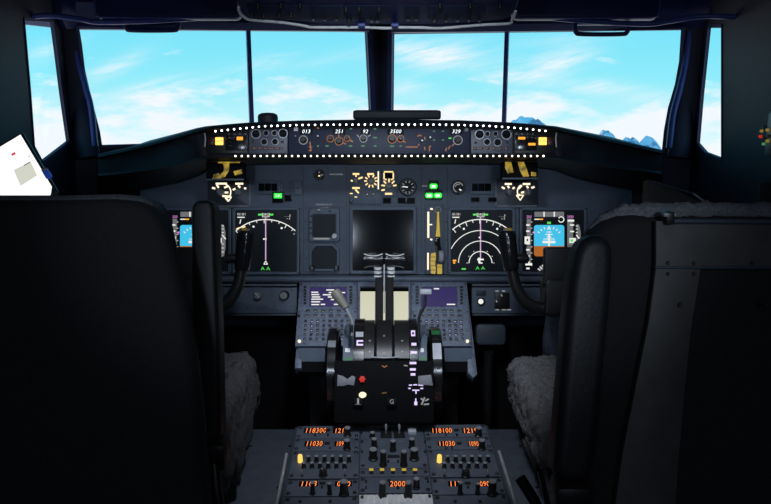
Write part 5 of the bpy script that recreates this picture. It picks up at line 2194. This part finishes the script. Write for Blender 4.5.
# ------------------------------------------------------------------ stowed visors and grab handles
for x0, x1, label in ((95, 241, 'dark stowed sun visor above the left windscreen'), (512, 660, 'dark stowed sun visor above the right windscreen')):
    px = (x0 + x1) / 2
    VF = frame(pt(px, 8, 1.86), RIGHT, UP)
    t, f = seat_thing(VF, px, 8, 'sun_visor', label, 'sun visor')
    mb = MB()
    a, b, c_, d_ = f.rect(x0, -14, x1, 18)
    mb.prism(rrect(a, b, c_, d_, .018), -.03, 0, M['beam'], bev=.008, seg=4)
    mb.build('visor_pad', t)
    mb = MB()
    mb.tube(smooth_path([f.L(x, y, .001) for x, y in ((x0, -12), (x0 + .3, 8), (x0 + 3, 14.5), (x0 + 9, 17.2), (px, 17.8), (x1 - 9, 17.2), (x1 - 3, 14.5), (x1 - .3, 8), (x1, -12))], 4), .0022, M['trim'], seg=8)
    mb.build('visor_edge', t)
for px, label, solid in ((152, 'dark padded grab handle at the top of the left windscreen', 1), (601.5, 'dark looped grab handle at the top of the right windscreen', 0)):
    HF = frame(pt(px, 26, 1.915), RIGHT, UP)
    t, f = seat_thing(HF, px, 26, 'grab_handle', label, 'handle')
    mb = MB()
    h2 = 26.5
    yb = 30.2 if solid else 34
    P = [(px - h2, 14), (px - h2, yb - 5), (px - h2 + 1.5, yb - 1.3), (px - h2 + 5, yb), (px, yb + .4), (px + h2 - 5, yb), (px + h2 - 1.5, yb - 1.3), (px + h2, yb - 5), (px + h2, 14)]
    mb.tube(smooth_path([f.L(x, y, .006) for x, y in P], 4), .0062, M['beam'], seg=12)
    mb.build('bar', t)
    mb = MB()
    a, b, c_, d_ = f.rect(px - h2 + 1, 14, px + h2 - 1, 30 if solid else 24.6)
    mb.box(((a + c_) / 2, (b + d_) / 2, -.004), (c_ - a, d_ - b, .016), M['beam'], .003)
    mb.build('mounting_block', t)
    mb = MB(split=True)
    for sx in (-1, 1):
        q = f.L(px + sx * 20, 13)
        up = f.M.inverted().to_3x3() @ Vector((0, 0, 1))
        wz = (f.M @ q).z
        mb.tube([q, q + up * (ZC - wz - .002)], .006, M['beam'])
    mb.build('hanger', t)

# ------------------------------------------------------------------ tablet on the left side
TF0 = pt(14, 166, 1.34)
TF = frame(TF0, RIGHT * math.cos(rad(31)) + UP * math.sin(rad(31)), UP * math.cos(rad(31)) - RIGHT * math.sin(rad(31)))
t, f = seat_thing(TF, 14, 166, 'tablet', 'tilted bright white tablet page beside the left window', 'tablet')
mb = MB()
Pt = [(22, 133.6), (51.5, 187.6), (45.5, 196), (40, 200), (-42, 240), (-66, 190)]
q = [f.L(x, y) for x, y in ((21.5, 134.2), (51, 187.3))]
xr = (q[0].x + q[1].x) / 2
yt, yb = q[0].y, q[1].y - .012
xl = xr - .19
mb.prism(rrect(xl - .006, yb - .006, xr + .004, yt + .004, .006), -.010, -.0005, M['black'], bev=.002)
mb.build('case', t)
mb = MB()
mb.prism([(xl, yb), (xr - .010, yb), (xr, yb + .012), (xr, yt), (xl, yt)], 0, .001, M['e_pap'])
s = mb.build('screen', t)
tag(s, 'bright white page', None)
g = MB()
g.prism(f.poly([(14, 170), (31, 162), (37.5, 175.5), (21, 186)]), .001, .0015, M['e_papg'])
line(g, f, [(12, 154.8), (15, 153.2)], 2.4, .0012, emit('red_page_mark', (.85, .06, .08), .9), .0005)
line(g, f, [(24, 165.5), (30, 162)], .8, .0017, mat('grey_mark', (.3, .3, .28)), .0005)
line(g, f, [(28.5, 156.5), (30, 156)], 1.8, .0012, M['e_papg'], .0005)
g.build('page_mark', t, smooth=False)
mb = MB()
k_ = f.L(46.8, 175.5, 0)
mb.box((k_.x + .003, k_.y, .002), (.010, .016, .012), M['e_blue'], .002)
mb.box((k_.x + .003, k_.y + .010, .002), (.010, .006, .012), M['lgrey'], .002)
tag(mb.build('clip', t), 'blue and grey clip', None)
mb = MB()
mb.tube([f.L(10, 178, -.012), f.L(-6, 200, -.10), f.L(-20, 230, -.18)], .009, M['black'])
mb.build('mount_arm', t)

# ------------------------------------------------------------------ side ledges and right wall fittings
for s, lab in ((-1, 'left'), (1, 'right')):
    xw = LX if s < 0 else RX
    t = thing('side_ledge', 'dark side ledge below the %s window' % lab, 'ledge', Matrix.Translation((xw - s * .048, 1.60, 0)))
    mb = MB()
    mb.box((0, .06, .50), (.075, .62, .99), M['shell'], .012)
    mb.build('ledge_body', t)
    mb = MB()
    mb.tube([(-s * .038, -.24, .997), (-s * .038, .36, .997)], .004, M['trim'], seg=8)
    mb.build('ledge_edge', t)
# grey diagonal brace plate low at the right pillar
t = thing('side_bracket', 'dim grey sloping bracket between the right window and the right seat', 'bracket', Matrix.Translation(pt(680, 195, 1.62)))
inv = t.matrix_world.inverted()
mb = MB()
mb.slab([inv @ pt(x, y, 1.62) for x, y in ((648, 180), (660, 182), (716, 210), (716, 218), (646, 218))], FWD * .03, M['seatsh'])
mb.build('bracket_plate', t)
mb = MB()
mb.tube([inv @ pt(693, 193.5, 1.612), inv @ pt(716, 209, 1.612)], .0022, M['lgrey'], seg=8)
mb.tube([inv @ pt(650, 181, 1.612), inv @ pt(693, 193.5, 1.612)], .0016, M['panel'], seg=8)
mb.build('bracket_edge', t)
# lit breaker cluster on the right wall
SWF = frame(pt(768, 134, 1.45), Vector((-.35, -1, 0)), (0, 0, 1))
t, f = seat_thing(SWF, 768, 134, 'side_switch_panel', 'small switch panel with tiny yellow and red lights at the right edge', 'control panel')
mb = MB()
mb.box((.03, 0, -.006), (.10, .09, .012), M['black'], .003)
mb.build('plate', t)
for i, (x, y, m) in enumerate(((763, 131, 'e_yel'), (766, 127, 'olive'), (769, 130, 'e_yel'), (762, 136.5, 'e_red'), (766, 138, 'olive'), (769, 141, 'e_yel'), (765, 144, 'e_grnd'), (770, 136, 'olive'))):
    mb = MB()
    p = f.L(x, y)
    mb.lathe([(.0034, 0), (.0028, .006)], M[m] if m != 'e_yel' else M['ydim'] if 'ydim' in M else emit('dim_yellow_lamp', (.6, .42, .05), .35), Matrix.Translation(p), 10)
    mb.build('lamp', t)
t = thing('side_cushion', 'dark rounded padded end at the right edge beyond the right seat', 'cushion', Matrix.Translation(pt(778, 200, 1.30)))
mb = MB()
inv = t.matrix_world.inverted()
mb.tube(smooth_path([inv @ pt(x, y, 1.30) for x, y in ((780, 176.5), (782, 181), (783, 200), (784, 260), (785, 330))], 4), [.010, .024, .034, .038, .040, .041, .041, .042, .042, .042, .042, .042, .042, .042, .042, .042, .042], M['seat'], seg=18)
mb.build('pad', t)
# ------------------------------------------------------------------ sky and outside
w = bpy.data.worlds.new('sky')
SC.world = w
w.use_nodes = True
nt = w.node_tree
nt.nodes.clear()
N, Lk = nt.nodes.new, nt.links.new


def val(x):
    return x


def math_(op, a, b=None, c=None, clamp=False):
    n = N('ShaderNodeMath')
    n.operation = op
    n.use_clamp = clamp
    for i, q in enumerate((a, b, c)):
        if q is None:
            continue
        if isinstance(q, (int, float)):
            n.inputs[i].default_value = q
        else:
            Lk(q, n.inputs[i])
    return n.outputs[0]


tc = N('ShaderNodeTexCoord')
sp = N('ShaderNodeSeparateXYZ')
Lk(tc.outputs['Generated'], sp.inputs[0])
ay = math_('MAXIMUM', math_('ABSOLUTE', sp.outputs['Y']), 0.12)
U = math_('DIVIDE', sp.outputs['X'], ay)
V = math_('DIVIDE', sp.outputs['Z'], ay)


def uv_of(px, py):
    d = ray(px, py)
    return d.x / d.y, d.z / d.y


rp = N('ShaderNodeValToRGB')
cr = rp.color_ramp
cr.elements[0].position = 0.0
cr.elements[0].color = (.92, 1.0, 1.05, 1)
cr.elements[1].position = 1.0
cr.elements[1].color = (.10, .48, .80, 1)
for p, c in ((.2, (.70, 1.0, 1.03, 1)), (.42, (.30, .88, 1.0, 1)), (.62, (.20, .80, 1.0, 1)), (.8, (.14, .66, .96, 1))):
    e = cr.elements.new(p)
    e.color = c
Lk(math_('MULTIPLY_ADD', V, 2.6, 0.34, clamp=True), rp.inputs['Fac'])

cv = N('ShaderNodeCombineXYZ')
Lk(math_('MULTIPLY', U, 1.0), cv.inputs[0])
Lk(math_('MULTIPLY', V, 3.2), cv.inputs[1])
n1 = N('ShaderNodeTexNoise')
n1.inputs['Scale'].default_value = 7.5
n1.inputs['Detail'].default_value = 8
n1.inputs['Roughness'].default_value = .6
Lk(cv.outputs[0], n1.inputs['Vector'])
cv2 = N('ShaderNodeCombineXYZ')
Lk(math_('MULTIPLY_ADD', V, 1.5, U), cv2.inputs[0])
Lk(math_('MULTIPLY_ADD', U, -2.2, math_('MULTIPLY', V, 9.0)), cv2.inputs[1])
n2 = N('ShaderNodeTexNoise')
n2.inputs['Scale'].default_value = 9
n2.inputs['Detail'].default_value = 9
n2.inputs['Roughness'].default_value = .68
Lk(cv2.outputs[0], n2.inputs['Vector'])

total = None
# wisps: centre, length, thickness (px), tilt, strength
WISP = [(146, 92, 46, 9, -12, .85), (112, 68, 34, 8, -24, .6), (50, 50, 30, 8, -18, .45), (40, 100, 30, 10, -15, .35),
        (440, 56, 44, 13, -2, .95), (405, 45, 30, 9, 15, .5), (516, 77, 34, 7, 4, .8), (556, 62, 34, 11, -12, .85), (602, 88, 34, 7, 2, .85),
        (268, 60, 22, 6, -16, .4), (275, 88, 26, 7, -10, .35), (300, 108, 40, 9, -5, .35), (404, 88, 22, 9, 0, .6), (712, 130, 20, 26, 0, .6), (655, 98, 30, 6, -6, .35), (560, 40, 50, 6, -4, .25),
        (225, 80, 60, 8, -18, .2), (330, 60, 50, 7, -14, .2)]
for px, py, sx, sy, ang, amp in WISP:
    u0, v0 = uv_of(px, py)
    a = rad(-ang)
    du = math_('SUBTRACT', U, u0)
    dv = math_('SUBTRACT', V, v0)
    s1, s2 = sx / 700.0, sy / 700.0
    p = math_('ADD', math_('MULTIPLY', du, math.cos(a) / s1), math_('MULTIPLY', dv, math.sin(a) / s1))
    q = math_('ADD', math_('MULTIPLY', du, -math.sin(a) / s2), math_('MULTIPLY', dv, math.cos(a) / s2))
    g = math_('EXPONENT', math_('MULTIPLY', math_('ADD', math_('MULTIPLY', p, p), math_('MULTIPLY', q, q)), -1.0))
    g = math_('MULTIPLY', g, amp)
    total = g if total is None else math_('ADD', total, g)
streak = math_('MULTIPLY_ADD', n2.outputs['Fac'], 3.4, -1.05, clamp=True)
wis = math_('MULTIPLY', total, streak, clamp=True)
# cumulus bank towards the horizon: noise thickens as elevation falls
bank = math_('ADD', math_('MULTIPLY', V, -11.0), math_('MULTIPLY_ADD', n1.outputs['Fac'], 4.2, -1.95))
bank = math_('MULTIPLY', bank, 1.6, clamp=True)
cl = math_('MAXIMUM', wis, bank)
mix = N('ShaderNodeMixRGB')
Lk(cl, mix.inputs['Fac'])
Lk(rp.outputs['Color'], mix.inputs['Color1'])
mix.inputs['Color2'].default_value = (.95, 1.0, 1.05, 1)
bg = N('ShaderNodeBackground')
bg.inputs['Strength'].default_value = 1.0
Lk(mix.outputs[0], bg.inputs['Color'])
wo = N('ShaderNodeOutputWorld')
Lk(bg.outputs[0], wo.inputs[0])

# snowy ridge tops poking out of the cloud bank
mm = bpy.data.materials.new('snow_and_rock')
mm.use_nodes = True
nt2 = mm.node_tree
b = nt2.nodes['Principled BSDF']
tc2 = nt2.nodes.new('ShaderNodeTexCoord')
nz = nt2.nodes.new('ShaderNodeTexNoise')
nz.inputs['Scale'].default_value = .16
nz.inputs['Detail'].default_value = 8
nt2.links.new(tc2.outputs['Object'], nz.inputs['Vector'])
r2 = nt2.nodes.new('ShaderNodeValToRGB')
r2.color_ramp.elements[0].position = .42
r2.color_ramp.elements[0].color = (.42, .40, .55, 1)
r2.color_ramp.elements[1].position = .50
r2.color_ramp.elements[1].color = (.92, .95, 1.0, 1)
nt2.links.new(nz.outputs['Fac'], r2.inputs['Fac'])
nt2.links.new(r2.outputs['Color'], b.inputs['Base Color'])
b.inputs['Roughness'].default_value = .9


def ridge(name, label, prof, dist, seed):
    """prof: ridge line in the view (px, py); the slope falls away towards the viewer"""
    mb = MB()
    rows = []
    n = 200
    for r in range(14):
        row = []
        for i in range(n + 1):
            t = i / n
            x = prof[0][0] + (prof[-1][0] - prof[0][0]) * t
            for (xa, ya), (xb, yb) in zip(prof, prof[1:]):
                if xa <= x <= xb:
                    y = ya + (yb - ya) * (x - xa) / (xb - xa)
                    break
            p = pt(x, y, dist)
            p.z += (noise.noise(Vector((x * .22, seed, r * .5))) * 2.2 + noise.noise(Vector((x * .6, seed, r))) * 1.0) * dist / 700
            p.y -= r * dist * .012
            p.z -= r * r * dist * .0006 + r * dist * .002
            row.append(p)
        rows.append(row)
    back = [Vector((p.x, p.y + dist * .1, p.z - dist * .05)) for p in rows[0]]
    mb.loft([back] + rows, mm)
    o = mb.build(name, ang=80)
    return tag(o, label, 'mountain')


ridge('horizon_ridge', 'distant blue and white snowy ridge low in the right windscreen', [(560, 230), (582, 165), (594, 146), (602, 131), (607, 130), (612, 134), (618, 143), (625, 138.5), (633, 138), (640, 143), (646, 135), (651, 137), (657, 146), (690, 180), (760, 250)], 420, 3.3)
ridge('horizon_peak', 'dark snow-streaked mountain peak just right of the thin bar in the right windscreen', [(420, 230), (480, 150), (500, 132), (509, 125), (514, 119.5), (522, 116.5), (532, 117.5), (540, 121), (550, 128), (585, 160), (640, 240)], 250, 8.1)


# ------------------------------------------------------------------ cabin lamps and added fill lights
def lamp(name, loc, aim, kind, energy, col, size=.1, cone=70, blend=.6):
    l = bpy.data.lights.new(name, kind)
    l.energy = energy
    l.color = col
    if kind == 'SPOT':
        l.spot_size = rad(cone)
        l.spot_blend = blend
        l.shadow_soft_size = size
    elif kind == 'AREA':
        l.size = size
    else:
        l.shadow_soft_size = size
    o = bpy.data.objects.new(name, l)
    COL.objects.link(o)
    o.location = loc
    d = Vector(aim) - Vector(loc)
    o.rotation_euler = d.to_track_quat('-Z', 'Y').to_euler()
    return o


lamp('map_lamp', (0, .78, 1.66), (0, 1.9, .9), 'SPOT', 11.0, (.74, .85, 1.0), .05, 62, .7)
for sx in (-1, 1):
    lamp('panel_fill', (sx * .27, -.15, 1.45), (sx * .12, 1.95, 1.0), 'SPOT', 13.0, (.72, .84, 1.0), .05, 34, .8)  # added fill lights without fittings, to even out the main panel
lamp('pedestal_lamp', (0, 1.05, 1.60), (0, 1.52, .70), 'SPOT', 18.0, (.85, .9, 1.0), .04, 50, .6)
for sx in (-1, 1):
    lamp('aft_fill', (sx * .42, -.85, 1.54), (0, 2, 1.05), 'AREA', 1.7, (.66, .78, 1.0), .16)  # unseen cool fill added behind the viewer, no fittings modelled

GROUPS = {'navigation_display': 'lit displays on the main panel', 'flight_display': 'lit displays on the main panel', 'indicator_lamp': 'indicator lamps on the main panel', 'round_gauge': 'round dials on the main panel',
          'selector_panel': 'amber selector plates', 'display_selector': 'amber display selector plates', 'clock_readout': 'dark digital read-outs', 'led_strip': 'rows of lights on the glareshield',
          'warning_panel': 'glareshield warning panels', 'display_control_panel': 'glareshield knob panels', 'flood_lamp': 'yellow flood lamps', 'keypad_unit': 'keypad units', 'radio_panel': 'pedestal radio panels',
          'navigation_radio_panel': 'pedestal radio panels', 'audio_panel': 'pedestal audio panels', 'blank_panel': 'plain pedestal panels', 'pilot_seat': 'pilot seats', 'control_yoke': 'control yokes', 'rudder_pedal': 'rudder pedals',
          'side_box': 'side boxes by the pedestal', 'sun_visor': 'sun visors', 'grab_handle': 'grab handles', 'side_ledge': 'side ledges'}
for o in bpy.data.objects:
    if o.parent is None and o.name.split('.')[0] in GROUPS:
        o['group'] = GROUPS[o.name.split('.')[0]]
